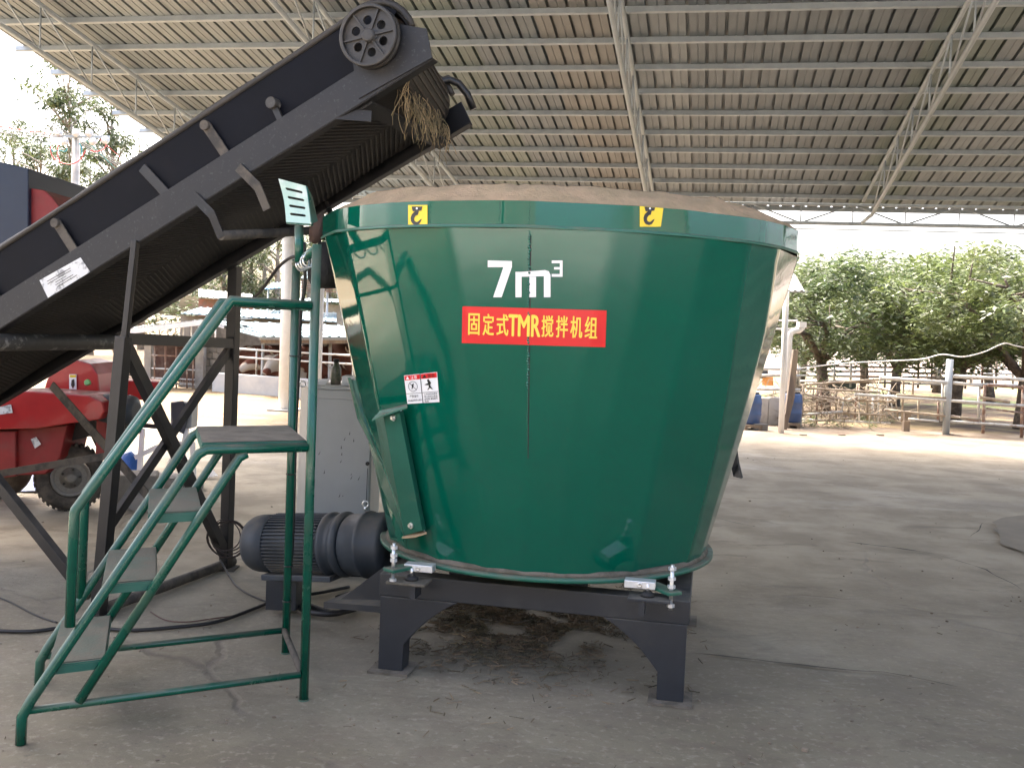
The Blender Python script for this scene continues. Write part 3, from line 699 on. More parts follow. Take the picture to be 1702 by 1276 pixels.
# ---- frame in the mixer's own axes
def ml(x, y, z): return ML @ Vector((x + .045, y, z))
def mbx(m, x0, x1, y0, y1, z0, z1):
    m.obox(ml((x0 + x1) / 2, (y0 + y1) / 2, (z0 + z1) / 2), UD * (x1 - x0) / 2, QD * (y1 - y0) / 2, Vector((0, 0, (z1 - z0) / 2)))
fr = None
for y0, y1 in ((-.675, -.575), (.575, .675)):
    m = MB(); mbx(m, -.70, .70, y0, y1, .352, .455); m.build('cross_beam', M['frame'], mixer, bevel=.004)
for x0, x1 in ((-.70, -.60), (.60, .70)):
    m = MB(); mbx(m, x0, x1, -.574, .574, .350, .453); m.build('side_beam', M['frame'], mixer, bevel=.004)
for sx in (-1, 1):
    for sy in (-1, 1):
        out = []; arc = []
        for u_, v_ in ((0, 0), (.07, .10), (.16, .22), (.29, .39), (.44, .56), (.58, .69), (.72, .81), (.86, .91), (1, 1)): arc.append((.575 - .245 * u_, .135 + .216 * v_))   # swept gusset
        pts = [(.692, .012), (.577, .012)] + arc + [(.692, .351)]
        y0 = sy * .625 - .052
        poly = [ml(sx * x, y0, z) for x, z in pts]
        lg = MB().prism(poly, QD * .104).build('leg', M['frame'], mixer, bevel=.003)
        m = MB(); mbx(m, sx * .635 - .095, sx * .635 + .095, sy * .625 - .095, sy * .625 + .095, .0, .012); m.build('foot_plate', M['mud'], lg)
m = MB(); mbx(m, -.58, .58, -.06, .06, .36, .45); mbx(m, -.06, .06, -.57, .57, .36, .451); m.build('middle_beam', M['frame'], mixer)
MB().lathe((M0.x, M0.y, .3), (0, 0, 1), [(0, .16), (.0, .22), (.1, .26), (.22, .28)], 28).build('gearbox', M['motor'], mixer)
# hold-down rods, load cells, mount plates
for (px, pt, pb, cellp, sgn) in ((654, 902, 968, (698, 942), -1), (1116, 938, 1013, (1064, 969), 1)):
    Y = 4.36 if sgn < 0 else 4.17
    t = at(px, pt, Y); b = at(px, pb, Y); x, y = (t.x + b.x) / 2, Y
    rod = MB().tube([(x, y, b.z), (x, y, t.z)], .0085, 10).build('threaded_rod', M['steel'], mixer)
    m = MB()
    for f in ((.1, .3, .42, .93) if sgn < 0 else (.08, .3, .48, .9)):
        z = t.z + (b.z - t.z) * f; m.lathe((x, y, z - .008), (0, 0, 1), [(0, .0165), (.014, .0165)], 6, False)
    m.build('nut', M['alu'], rod)
    e = Vector((x, y, ZB - .02)); d = (Vector((M0.x, M0.y, 0)) - Vector((x, y, 0))).normalized()
    MB().bar(e - d * .03, e + d * .14, .07, .016).build('ring_ear', M['green_dusty'], mixer, bevel=.004)
    c = at(cellp[0], cellp[1], Y + .06)
    cell = MB().obox(c, UD * .065, QD * .03, Vector((0, 0, .016))).build('load_cell', M['alu'], mixer, bevel=.003)
    MB().lathe(c + QD * -.031, -QD, [(0, .011), (.004, .011), (.004, .006), (.002, .004)], 12).build('cell_bolt', M['steel'], cell)
    q = at(cellp[0] + (8 if sgn > 0 else -18), cellp[1] + 22, Y + .03)
    pl = MB().obox(Vector((q.x + (.0 if sgn < 0 else .02), q.y, q.z - .004)), UD * .088, QD * .06, Vector((0, 0, .006))).build('mount_plate', M['mud'] if sgn < 0 else M['frame'], mixer, bevel=.002)
    MB().lathe(q + Vector((.01 * 1, 0, .002)), (0, 0, 1), [(0, .03), (.012, .03), (.014, .022), (.02, .02)], 16).build('rubber_pad', M['dark'], pl)
    MB().tube([q + Vector((.01, 0, .02)), q + Vector((.01, 0, .055))], .008, 10).build('adjusting_bolt', M['steel'], pl)
    MB().obox(Vector((q.x - sgn * .03 + (.02 if sgn > 0 else 0), q.y, q.z - .04)), UD * .012, QD * .05, Vector((0, 0, .03))).build('plate_stiffener', M['frame'], pl)
# plate of the frame that carries the motor
m = MB(); a = at(545, 1000, 4.95); 
MB().prism([at(538, 1000, 5.0), at(640, 1008, 4.62), at(640, 985, 4.9), at(600, 975, 5.3)], (0, 0, -.03)).build('motor_shelf', M['frame'], mixer)
MB().prism([at(560, 1000, 5.0), at(640, 1003, 4.75), at(640, 940, 4.75)], Vector((.02, .03, 0))).build('shelf_gusset', M['frame'], mixer)
# ---- flags of black rubber at the right rear edge
fl = at(1222, 775, 6.1)
MB().prism([at(1221, 738, 6.1), at(1226, 770, 6.1), at(1232, 795, 6.0), at(1219, 792, 6.1), at(1214, 770, 6.1)], (.02, .04, 0)).build('rubber_flap', M['dark'], mixer)
# ------------------------------------------------------------------ drive motor
mot = thing('drive_motor', (-1.1, 5.4, 0), 'dark grey electric motor with cooling fins and gearbox beside the green tank', 'electric motor')
mo = at(420, 902, 5.5); md = (at(640, 905, 5.2) - mo).normalized(); R = .155
cowl = MB().lathe(mo, md, [(-.005, .05), (-.002, .10), (.012, .135), (.04, .150), (.07, .156), (.16, .158)], 40).build('fan_cowl', M['motor'], mot)
MB().lathe(mo + md * .161, md, [(0, .150), (.34, .150)], 40).build('motor_body', M['motor'], mot)
up = Vector((0, 0, 1)); sdv = md.cross(up).normalized(); upv = sdv.cross(md)
for k in range(52):
    a = 2 * math.pi * k / 52; dr = sdv * math.cos(a) + upv * math.sin(a); tn = md.cross(dr)
    if dr.y > .75: continue
    MB().obox(mo + md * .33 + dr * .157, md * .165, tn * .0022, dr * .007).build('cooling_fin', M['motor'], mot)
fl = MB().lathe(mo + md * .503, md, [(0, .168), (.02, .17), (.03, .155), (.06, .15), (.07, .165), (.085, .172), (.10, .172), (.115, .155)], 36).build('motor_flange', M['motor'], mot)
gb = MB().lathe(mo + md * .62, md, [(0, .15), (.01, .158), (.10, .165), (.105, .175), (.125, .176), (.13, .166), (.23, .172), (.25, .16), (.26, .10)], 28).build('gear_housing', M['motor'], mot)
for k in range(8):
    a = 2 * math.pi * (k + .5) / 8; dr = sdv * math.cos(a) + upv * math.sin(a); MB().lathe(mo + md * .505 + dr * .150, -md, [(0, .012), (.012, .012)], 6, False).build('flange_bolt', M['motor'], fl)
c = mo + md * .74 + upv * .178
MB().tube([c + md * -.02, c + md * -.02 + Vector((0, 0, .02))], .008, 8).build('eye_bolt', M['steel'], mot)
pts = [c + md * -.02 + Vector((.016 * math.cos(a), 0, .034 + .016 * math.sin(a))) for a in np.linspace(0, 2 * math.pi, 13)]
MB().tube(pts, .004, 6).build('lifting_eye', M['steel'], mot)
MB().bar(mo + md * .12 - upv * .165, mo + md * .55 - upv * .165, .22, .03).build('motor_foot', M['motor'], mot, bevel=.004)
MB().bar(mo + md * .2 - upv * .18 + Vector((0, 0, 0)), mo + md * .2 - upv * .18 + Vector((0, 0, -(mo.z - .2)+.0)), .16, .2).build('motor_support', M['frame'], mot)
# cable loops under the motor
mcab = None
# ------------------------------------------------------------------ control cabinet
cab = thing('control_cabinet', (-1.05, 6.4, 0), 'grey steel control cabinet standing behind the electric motor', 'cabinet')
c0 = at(522, 700, 6.25); c1 = at(620, 700, 6.25); zt = at(560, 648, 6.25).z
MB().box(c0.x, c1.x, 6.25, 6.68, .06, zt).build('cabinet_body', M['cabinet'], cab, bevel=.006)
MB().box(c0.x + .01, c1.x - .01, 6.237, 6.249, .1, zt - .055).build('door', M['cabinet'], cab, bevel=.004)
MB().prism([(c0.x - .002, 6.25, .06), (c0.x - .002, 6.25, zt), (at(497, 650, 6.6).x, 6.66, zt), (at(495, 650, 6.6).x, 6.66, .06)], (.002, .002, 0)).build('side_panel', M['cabinet'], cab)
MB().box(c0.x - .01, c1.x + .01, 6.24, 6.69, zt + .001, zt + .02).build('cabinet_top', M['cabinet'], cab, bevel=.004)
MB().box(c0.x, c1.x, 6.26, 6.66, 0, .06).build('plinth', M['dark'], cab)
e = at(503, 638, 6.5)
MB().tube([e + Vector((.018 * math.cos(a), 0, .018 * math.sin(a))) for a in np.linspace(0, 2 * math.pi, 13)], .005, 6).build('lifting_eye', M['steel'], cab)
m = MB()
for k in range(13):
    x = random.uniform(c0.x + .03, c1.x - .05); z = random.uniform(.5, zt - .1); h = random.uniform(.008, .03)
    m.prism([(x, 6.2345, z), (x + .006, 6.2345, z + .003), (x + random.uniform(.002, .014), 6.2345, z + h)], (0, .002, 0))
m.build('paint_chip', M['dark'], cab, kind='stuff')
lk = at(611, 770, 6.23); MB().lathe(lk, (0, -1, 0), [(0, .012), (.012, .012), (.014, .008)], 12).build('door_lock', M['dark'], cab)
MB().bar(at(611, 778, 6.235), at(608, 850, 6.235), .003, .003).build('door_gap', M['dark'], cab)
# bottle and folded papers on the cabinet
b = at(558, 636, 6.45); bz = zt + .021
bo = thing('drinking_bottle', (b.x, 6.45, bz), 'dirty dark bottle standing on top of the grey cabinet', 'bottle')
MB().lathe((b.x, 6.45, bz), (0, 0, 1), [(0, .03), (.006, .033), (.10, .033), (.125, .02), (.14, .016)], 20).build('bottle_body', M['bottle'], bo)
MB().lathe((b.x, 6.45, bz + .141), (0, 0, 1), [(0, .019), (.022, .019)], 16).build('cap', M['dark'], bo)
q = MB(); q.prism([(b.x - .17, 6.38, bz), (b.x - .05, 6.36, bz), (b.x - .045, 6.5, bz + .03), (b.x - .15, 6.52, bz + .02)], (0, 0, .004))
tag(q.build('paper_sheet', M['paper']), 'crumpled pale paper sheet lying on the cabinet left of the bottle', 'paper')
q = MB().box(b.x + .05, b.x + .14, 6.38, 6.5, bz, bz + .06)
tag(q.build('small_box', M['paper'], bevel=.004), 'small white carton on the cabinet right of the bottle', 'box')
# ------------------------------------------------------------------ access stairs
SA, SB, SU = Vector((-.82, 4.17, 0)), Vector((-1.03, 4.76, 0)), Vector((-.862, -.506, 0))
def S(k, side, z): p = (SA if side == 0 else SB) + SU * k; return Vector((p.x, p.y, z))
def Sm(k, f, z): p = SA.lerp(SB, f) + SU * k; return Vector((p.x, p.y, z))
st = thing('access_stairs', SA.lerp(SB, .5) + SU * .5, 'green tubular steel steps with handrails beside the mixer tank', 'steps')
PR = .0195
for s in (0, 1):
    zt = 1.905 if s == 0 else 1.875
    MB().tube([S(0, s, 0), S(.004, s, zt)], PR, 14).build('post', M['pipe'], st)
    MB().tube([S(1.075, s, 0), S(1.072, s, .10), S(1.045, s, .155), S(.462, s, 1.052), S(.43, s, 1.07), S(.02, s, 1.07)], PR, 14).build('stringer', M['pipe'], st)
    MB().tube([S(.880, s, .128), S(.30, s, 1.035), S(.27, s, 1.05)], PR * .95, 14).build('stringer', M['pipe'], st)
    MB().tube([S(1.05, s, .122), S(.02, s, .112)], .0145, 12).build('bottom_rail', M['pipe'], st)
    MB().tube([S(.915, s, .42 if s == 0 else .36), S(.906, s, .845 if s == 0 else .80), S(.902, s, .858 if s == 0 else .815), S(.352, s, 1.652), S(.345, s, 1.66), S(.02, s, 1.655)], PR * .98, 14).build('handrail', M['pipe'], st)
    MB().lathe(S(0, s, 0), (0, 0, 1), [(0, PR + .003), (.006, PR + .003)], 14).build('foot_cap', M['green_dusty'], st)
MB().tube([S(.01, 0, .112), S(.01, 1, .112)], .0145, 12).build('bottom_rail', M['dusty_bar'], st)
MB().tube([S(.0, 0, 1.645), S(.0, 1, 1.645)], .010, 10).build('cross_rail', M['pipe'], st)
MB().tube([S(.005, 0, 1.885), S(.005, 1, 1.855)], .020, 12).build('cross_rail', M['pipe'], st)
def plate(k0, k1, z, m, name, lip=.03):
    b = MB(); p = [Sm(k0, .03, z), Sm(k1, .03, z), Sm(k1, .97, z), Sm(k0, .97, z)]; b.prism(p, (0, 0, -.006))
    for i in range(4):
        q, r = p[i], p[(i + 1) % 4]; b.bar(q + Vector((0, 0, -.006 - lip / 2)), r + Vector((0, 0, -.006 - lip / 2)), .005, lip)
    return b.build(name, m, st)
tm = mat('green tread edge', (.012, .10, .07), .5, dust=(.17, .15, .115), dust_up=.3)
for z, kU, kL in ((.275, .968, .812), (.562, .785, .628), (.822, .622, .460)):
    o = plate(kL - .02, kU + .02, z, tm, 'tread')
    p = [Sm(kL - .018, .045, z + .0015), Sm(kU + .018, .045, z + .0015), Sm(kU + .018, .955, z + .0015), Sm(kL - .018, .955, z + .0015)]
    MB().prism(p, (0, 0, .002)).build('tread_top', M['tread'], o)
o = plate(.02, .445, 1.095, tm, 'platform')
n = 12; b = MB(); vs = []
for i in range(n + 1):
    for j in range(n + 1):
        k, f = .022 + .42 * i / n, .03 + .94 * j / n; p = Sm(k, f, 1.0965); p.z += .004 + .006 * max(0, mn.noise(Vector((k * 18, f * 12, 2)))) if 0 < i < n and 0 < j < n else .001; vs.append(p)
b.add(vs, [(i * (n + 1) + j, i * (n + 1) + j + 1, (i + 1) * (n + 1) + j + 1, (i + 1) * (n + 1) + j) for i in range(n) for j in range(n)], True)
b.build('dirt_layer', mat('dried mud layer', (.17, .14, .105), .9, col2=(.12, .1, .075), vscale=9, bump=.5, bscale=50), o)
# slotted plate on a short post (worn paint)
def holed(name, outer, holes, mp, th, m, parent):
    cu = bpy.data.curves.new('c', 'CURVE'); cu.dimensions = '2D'; cu.fill_mode = 'BOTH'; cu.extrude = th / 2
    for lp in [outer] + holes:
        sp_ = cu.splines.new('POLY'); sp_.points.add(len(lp) - 1); sp_.use_cyclic_u = True
        for i, (x, y) in enumerate(lp): sp_.points[i].co = (x, y, 0, 1)
    o = bpy.data.objects.new('c', cu); COL.objects.link(o); dg = bpy.context.evaluated_depsgraph_get()
    me = bpy.data.meshes.new_from_object(o.evaluated_get(dg)); bpy.data.objects.remove(o)
    inv = INV[parent.name]
    for v in me.vertices: v.co = inv @ mp(v.co)
    me.materials.clear(); me.materials.append(m)
    for p in me.polygons: p.use_smooth = False
    ob = bpy.data.objects.new(name, me); COL.objects.link(ob); ob.parent = parent; INV[ob.name] = inv; return ob
c00, c10, c11, c01 = at(463, 297, 4.52), at(508, 309, 4.46), at(516, 372, 4.44), at(476, 369, 4.50)
pn_ = (c10 - c00).cross(c01 - c00).normalized()
def mp(v):
    u, w_ = v.x, v.y; bend = .012 * math.sin(math.pi * w_)
    p = (c00 * (1 - u) + c10 * u) * (1 - w_) + (c01 * (1 - u) + c11 * u) * w_; return p + pn_ * (v.z + bend)
outer = [(u, 0) for u in (0, 1)] + [(1, w_ / 8) for w_ in range(1, 8)] + [(1, 1), (0, 1)] + [(0, w_ / 8) for w_ in range(7, 0, -1)]
holes = []
for k in range(4):
    cy = .2 + .2 * k; L_ = [(.22 + .045 * math.cos(a), cy + .03 * math.sin(a)) for a in np.linspace(math.pi / 2, 3 * math.pi / 2, 5)] + [(.78 + .045 * math.cos(a), cy + .03 * math.sin(a)) for a in np.linspace(-math.pi / 2, math.pi / 2, 5)]
    holes.append([(float(x), float(y)) for x, y in L_])
sp1 = holed('slotted_plate', outer, holes, mp, .004, M['slot'], st)
MB().prism([c01 + pn_ * .0, c11 + pn_ * 0, c11 + Vector((0, .06, .004)), c01 + Vector((0, .06, .004))], (0, 0, -.008)).build('plate_bottom', M['pipe'], sp1)
MB().prism([c10 + Vector((.002, .004, 0)), c11 + Vector((.002, .004, 0)), c11 + Vector((.014, .07, .02)), c10 + Vector((.014, .07, -.04))], (.004, .001, 0)).build('plate_side', M['pipe'], sp1)
b0_, b1_ = at(497, 376, 4.49), at(497, 436, 4.47)
MB().tube([b1_, b0_], .020, 12).build('short_post', M['pipe'], st)
# chain links round the top rail
for k in range(4):
    c = S(.005, 0, 1.87).lerp(S(.005, 1, 1.85), .28 + .12 * k) + Vector((0, 0, -.012)); r = .03
    a0_ = random.uniform(-.3, .3)
    MB().tube([c + (SU * math.cos(a) + Vector((.1 * math.sin(a + a0_), .2 * math.sin(a), math.sin(a) * 1.1))) * r for a in np.linspace(0, 2 * math.pi, 17)], .0045, 6).build('chain_link', M['steel'], st)
# wire ties on the rear post
for z in (.42, .86, 1.42, .25): MB().lathe(S(0, 1, z), (0, 0, 1), [(0, PR + .004), (.006, PR + .004)], 14).build('wire_tie', M['cable'], st)
# ------------------------------------------------------------------ belt conveyor
cv = thing('belt_conveyor', (-2.0, 5.7, 0), 'long black inclined belt conveyor rising over the green mixer tank', 'conveyor')
N0 = Vector((-2.11, 5.20, 0)); CD = Vector((.954, -.298, 0)); CA = Vector((.298, .954, 0)); CW = 1.02; LW = 1.17; KZ = .545
C3 = (CD + Vector((0, 0, KZ))).normalized(); CN = (Vector((0, 0, 1)) - CD * KZ).normalized()
if CN.z < 0: CN = -CN
def CP(t, w_, h): p = N0 + CD * t + CA * w_; p.z = 1.84 + KZ * t; return p + CN * h
T0 = -3.0
for w_, te in ((0, 1.77), (CW, 1.60)):
    sgn = 1 if w_ == 0 else -1
    m = MB(); m.bar(CP(T0, w_ , .075), CP(te, w_, .075), .008, .15, up=CN)
    m.bar(CP(T0, w_ + sgn * .03, .0), CP(te, w_ + sgn * .03, .0), .06, .008, up=CN); m.bar(CP(T0, w_ + sgn * .03, .146), CP(te - .12, w_ + sgn * .03, .146), .06, .008, up=CN)
    m.build('side_rail', M['black'] if w_ else M['black_speck'], cv, bevel=.002)
for k in range(11):
    t = T0 + .2 + k * .42
    if t < 1.2: MB().bar(CP(t, .01, .115), CP(t, CW - .01, .115), .05, .04, up=CN).build('cross_member', M['black'], cv)
TD, HD, RD = 1.586, .222, .155
cen = lambda w_: CP(TD - .17 * w_, w_, HD)
DAX = (cen(.9) - cen(.1)).normalized()
MB().lathe(cen(.07), DAX, [(0, RD), (.82, RD)], 40).build('head_drum', M['drum'], cv)
MB().tube([cen(-.07), cen(CW + .05)], .03, 14).build('drum_shaft', M['wheel_iron'], cv)
# the belt: troughed on top, flat round the drum, flat below
def smooth(x): x = min(1, max(0, x)); return x * x * (3 - 2 * x)
WS = [.045, .11, .17, .23, .30, .40, .49, .58, .68, .75, .81, .87, .935]
rows = []
def uph(w_, t):
    f = smooth((t - .85) / .7); e = abs(w_ - .49)
    h = .215 if e <= .22 else .215 + (e - .22) / .225 * .20
    flat = HD + RD + .012
    return h * (1 - f) + (flat if e < .2 else flat + (.03 * (e - .2)) * (1 - f)) * f
for t in list(np.arange(T0 - .1, TD, .12)) + [TD]:
    rows.append([CP(t - .17 * w_ * smooth((t - .5) / .9), w_, uph(w_, t) + .004 * math.sin(t * 9 + w_)) for w_ in WS])
for k in range(1, 15):
    a = math.pi * k / 15
    rows.append([cen(w_) + (C3 * math.sin(a) + CN * math.cos(a)) * (RD + .012) for w_ in WS])
for t in [TD] + list(np.arange(TD - .12, T0 - .1, -.12)):
    sag = .012 * math.sin((t + 2.6) * 5.2) if t < TD else 0
    rows.append([CP(t - .17 * w_ * smooth((t - .5) / .9), w_, HD - RD - .012 - .004 + sag - .012 * math.cos((w_ - .49) * 2.6)) for w_ in WS])
n = len(WS); m = MB(); m.add([p for r in rows for p in r], [(j * n + i, (j + 1) * n + i, (j + 1) * n + i + 1, j * n + i + 1) for j in range(len(rows) - 1) for i in range(n - 1)], True)
belt = m.build('belt', M['rubber'], cv)
so = belt.modifiers.new('thickness', 'SOLIDIFY'); so.thickness = .010; so.offset = 0
# chevron ribs on the belt's load face (it faces down on the return run)
m = MB(); t = -2.9
while t < TD - .05:
    hh = HD - RD - .018 - .012
    sag = .012 * math.sin((t + 2.6) * 5.2)
    for w0, w1 in ((.08, .48), (.90, .50)):
        for q in range(3):
            wa, wb = w0 + (w1 - w0) * q / 3, w0 + (w1 - w0) * (q + 1) / 3
            ta, tb = t + .17 * q / 3, t + .17 * (q + 1) / 3
            if tb > TD - .17: continue
            ha = hh + sag - .012 * math.cos((wa - .49) * 2.6); hb = hh + sag - .012 * math.cos((wb - .49) * 2.6)
            m.bar(CP(ta, wa, ha), CP(tb, wb, hb), .008, .0035, up=CN)
    t += .028
m.build('chevron_ribs', M['rubber_dusty'], belt, kind='stuff')
m = MB()
for k in range(1, 15):
    a = math.pi * k / 15; dr = C3 * math.sin(a) + CN * math.cos(a); m.bar(cen(.08) + dr * (RD + .019), cen(.90) + dr * (RD + .019), .010, .005, up=dr)
m.build('drum_ribs', M['drum'], belt, kind='stuff')
for w_ in (.034, CW - .034):
    c_ = CP(TD - .17 * w_, w_, HD); aw = lambda a_, r_: c_ + (CN * math.cos(rad(a_)) + C3 * math.sin(rad(a_))) * r_
    MB().prism([CP(T0, w_, .15), CP(1.36, w_, .15), CP(1.50, w_, .17)] + [aw(a_, .172) for a_ in (62, 40, 20, 0, -20)] + [CP(1.2, w_, .385), CP(T0, w_, .385)], CA * .004).build('side_skirt', M['skirt'], cv)
    MB().tube([CP(T0, w_ + .004, .395), CP(.9, w_ + .004, .395), CP(1.25, w_ + .004, .395)] + [aw(a_, .186) for a_ in (-18, -5, 10, 25, 40, 55, 70, 85, 98)], .016, 8).build('skirt_lip', M['rubber_dusty'], cv)
# troughing idlers with their brackets
for i, t in enumerate((-2.6, -2.1, -1.6, -1.1, -.62, -.13, .42, .76)):
    ro = MB().lathe(CP(t, .28, .16), CA, [(0, .045), (.44, .045)], 18).build('idler_roller', M['roller'], cv)
    for s in (0, 1):
        a = CP(t, .26 if s == 0 else .74, .165); b = CP(t, .10 if s == 0 else .91, .325); dr = (b - a).normalized()
        MB().lathe(a, dr, [(0, .045), ((b - a).length, .045)], 18).build('wing_roller', M['roller'], cv)
        lean = (-.06 if i % 2 == 0 else -.03)
        br = MB().bar(CP(t, .016 if s == 0 else CW - .016, .14), CP(t + lean, .016 if s == 0 else CW - .016, .33), .05, .010, up=CA).build('idler_bracket', M['dusty_bar'] if i % 2 else M['black'], cv, bevel=.002)
        if i % 2: MB().lathe(CP(t + lean, .005 if s == 0 else CW - .005, .33), CA, [(-.012, .024), (.018, .024)], 14).build('roller_end', M['dusty_bar'], br)
for t, tt in ((1.06, .30),):
    c = CP(t, .0, .235); ob = MB().lathe(c, CA, [(-.02, .026), (-.016, .028), (.12, .028)], 18).build('snub_roller', M['roller'], cv)
    MB().bar(CP(t, .01, .14), CP(t, .01, .22), .03, .02, up=CA).build('roller_mount', M['black'], ob)
# return idlers below
for t, h, mm in ((-.70, -.06, M['roller']), (-2.1, -.06, M['roller'])):
    r_ = MB().lathe(CP(t, -.05, h), CA, [(0, .045), (.02, .047), (.98, .047), (1.0, .02), (1.10, .02)], 20).build('return_roller', mm, cv)
# hanging U brackets that carry a cross pipe under the belt
for t, pipe in ((.55, True), (.80, False)):
    a = CP(t, -.012, .05); b = CP(t + .06, -.015, -.06) + Vector((.0, 0, -.03)); c = Vector((b.x + .045, b.y, b.z - .10))
    MB().bar(a, b, .045, .008, up=CA).bar(b, c, .04, .01, up=CA, ext=.01).build('hanger', M['dusty_bar'] if not pipe else M['black_speck'], cv)
    if pipe:
        e = CP(t + .18, CW, -.12)
        MB().tube([c, c.lerp(e, .5) + Vector((0, 0, -.004)), e], .024, 10).build('hanger_pipe', M['dusty_bar'], cv)
        MB().tube([e, CP(t + .18, CW, .05)], .019, 6).build('hanger', M['black'], cv)
# head wheel with six holes
wc = CP(TD, -.055, HD); wx, wy = C3, CN
circ = lambda cx, cy, r, n_: [(cx + r * math.cos(2 * math.pi * i / n_), cy + r * math.sin(2 * math.pi * i / n_)) for i in range(n_)]
hs = [circ(.074 * math.cos(rad(60 * k + 12)), .074 * math.sin(rad(60 * k + 12)), .0215, 14) for k in range(6)]
wp = holed('drive_wheel', circ(0, 0, .128, 48), hs, lambda v: wc + wx * v.x + wy * v.y + CA * v.z, .014, M['wheel_iron'], cv)
MB().lathe(wc + CA * -.03, CA, [(0, .127), (-.002, .137), (.0, .142), (.02, .142), (.026, .132), (.032, .132), (.038, .142), (.058, .142), (.058, .127), (0, .127)], 48, cap=False).build('wheel_rim', M['wheel_iron'], wp)
MB().lathe(wc + CA * -.032, CA, [(0, .02), (.0, .03), (.06, .036)], 20).build('hub', M['wheel_iron'], wp)
for k in range(6):
    a = rad(60 * k + 42); dr = wx * math.cos(a) + wy * math.sin(a)
    MB().bar(wc + dr * .03 - CA * .012, wc + dr * .128 - CA * .012, .008, .012, up=CA).build('wheel_rib', M['wheel_iron'], wp)
# bearing plate on the rail end
MB().prism([CP(1.42, -.012, .02), CP(1.77, -.012, .0), CP(1.80, -.012, .13), CP(1.62, -.012, .30), CP(1.48, -.012, .26)], CA * .008).build('bearing_plate', M['black_speck'], cv)
MB().prism([CP(1.34, CW + .012, .0), CP(1.58, CW + .012, .0), CP(1.58, CW + .012, .14), CP(1.34, CW + .012, .14)], CA * .008).build('bearing_plate', M['black'], cv)
# guard hoop
fp = [at(716, 146, 5.66), at(728, 138, 5.67), at(745, 132, 5.68), at(762, 139, 5.70), at(776, 156, 5.71), at(787, 182, 5.72)]
MB().tube(fp, .022, 10).build('guard_hoop', M['black'], cv)
# belt scraper under the drum
m = MB(); m.bar(CP(1.42, .03, -.01), CP(1.44, CW - .03, -.03), .08, .012, up=CN); m.build('belt_scraper', M['black_speck'], cv)
MB().bar(CP(1.30, .0, .02), CP(1.42, .05, -.06), .05, .01, up=CA).build('scraper_arm', M['black_speck'], cv)
# supporting legs
LA = lambda t, z, w_=0: (N0 + CD * t + CA * w_) + Vector((0, 0, z))
def sqleg(t0, z0, t1, z1, w_, s, name='leg', mm=None): return MB().bar(LA(t0, z0, w_), LA(t1, z1, w_), s, s, up=CA).build(name, mm or M['black'], cv, bevel=.003)
sqleg(0, 0, .125, 1.47, 0, .062); sqleg(.10, 1.15, .185, 1.96, .0, .032, 'leg_insert')
MB().bar(LA(0, 0, LW), LA(.085, 1.90, CW + .035), .062, .062, up=CA).build('leg', M['black'], cv, bevel=.003)
MB().bar(LA(.13, 1.46, 0), LA(.065, 1.43, CW + .06), .05, .06).build('cross_tie', M['black'], cv, bevel=.002)
MB().bar(LA(.12, 1.42, .02), LA(.005, .10, LW - .02), .06, .05, up=CD).build('cross_brace', M['black'], cv)
MB().bar(LA(.06, 1.40, CW + .04), LA(.02, .45, .02), .05, .03, up=CD).build('cross_brace', M['black'], cv)
MB().tube([LA(0, .035, -.03), LA(.0, .035, LW + .08)], .030, 10).build('ground_tie', M['dusty_bar'], cv)
MB().bar(LA(-.06, .10, 0), LA(-1.22, 1.165, 0), .055, .05, up=CA).build('side_brace', M['black'], cv, bevel=.002)
for w_ in (0, LW):
    MB().obox(LA(0, .006, w_), Vector((.07, 0, 0)), Vector((0, .07, 0)), Vector((0, 0, .006))).build('foot_plate', M['dusty_bar'], cv)
    MB().bar(LA(-2.7, 0, w_), LA(-2.7, .40, w_), .05, .05).build('leg', M['black'], cv)
MB().bar(LA(-2.7, .3, 0), LA(-2.7, .3, LW), .05, .05).build('cross_tie', M['black'], cv)
MB().bar(at(86, 640, 6.75), at(176, 742, 6.45), .055, .012, up=CA).build('far_brace', M['dusty_bar'], cv)
MB().bar(at(176, 742, 6.45), at(244, 822, 6.3), .055, .012, up=CA).build('far_brace', M['dusty_bar'], cv)
MB().bar(at(-80, 800, 6.5), at(180, 757, 6.3), .05, .045).build('low_tie', M['dusty_bar'], cv)
# paper label stuck on the near rail
q = [vplane(N0 - CA * .006, CD, x, y) for x, y in ((66, 466), (134, 428), (150, 452), (80, 495))]
lb_ = MB().prism(q, -CA * .0015).build('paper_label', M['paper'], cv)
for k in range(5):
    a = q[0].lerp(q[3], .25 + .13 * k); b = q[1].lerp(q[2], .25 + .13 * k); s0_, s1_ = random.uniform(.1, .3), random.uniform(.5, .85)
    MB().bar(a.lerp(b, s0_) - CA * .003, a.lerp(b, s1_) - CA * .003, .002, .0025, up=CA).build('print_line', M['black_letter'], lb_)
# strands of wet straw caught on the scraper
m = MB()
ca, cb = at(668, 148, 4.85), at(742, 222, 5.7)
for k in range(190):
    f = random.random() ** .8; p = ca.lerp(cb, f) + Vector((random.uniform(-.04, .04), random.uniform(-.03, .03), random.uniform(-.02, .05)))
    L_ = random.uniform(.06, .19) * (1.7 if random.random() < .2 else 1) * (1.15 - .6 * f); pts = [p]; v = Vector((random.uniform(-.6, .6), random.uniform(-.6, .6), random.uniform(-.6, .1)))
    for s in range(5):
        v = v * .75 + Vector((random.uniform(-.55, .55), random.uniform(-.55, .55), -.5)); pts.append(pts[-1] + v.normalized() * L_ / 5 * random.uniform(.7, 1.3))
    m.tube(pts, random.uniform(.0012, .0028), 3, False)
tag(m.build('straw_strands', M['straw']), 'tangle of straw strands hanging under the conveyor head', 'straw', kind='stuff')
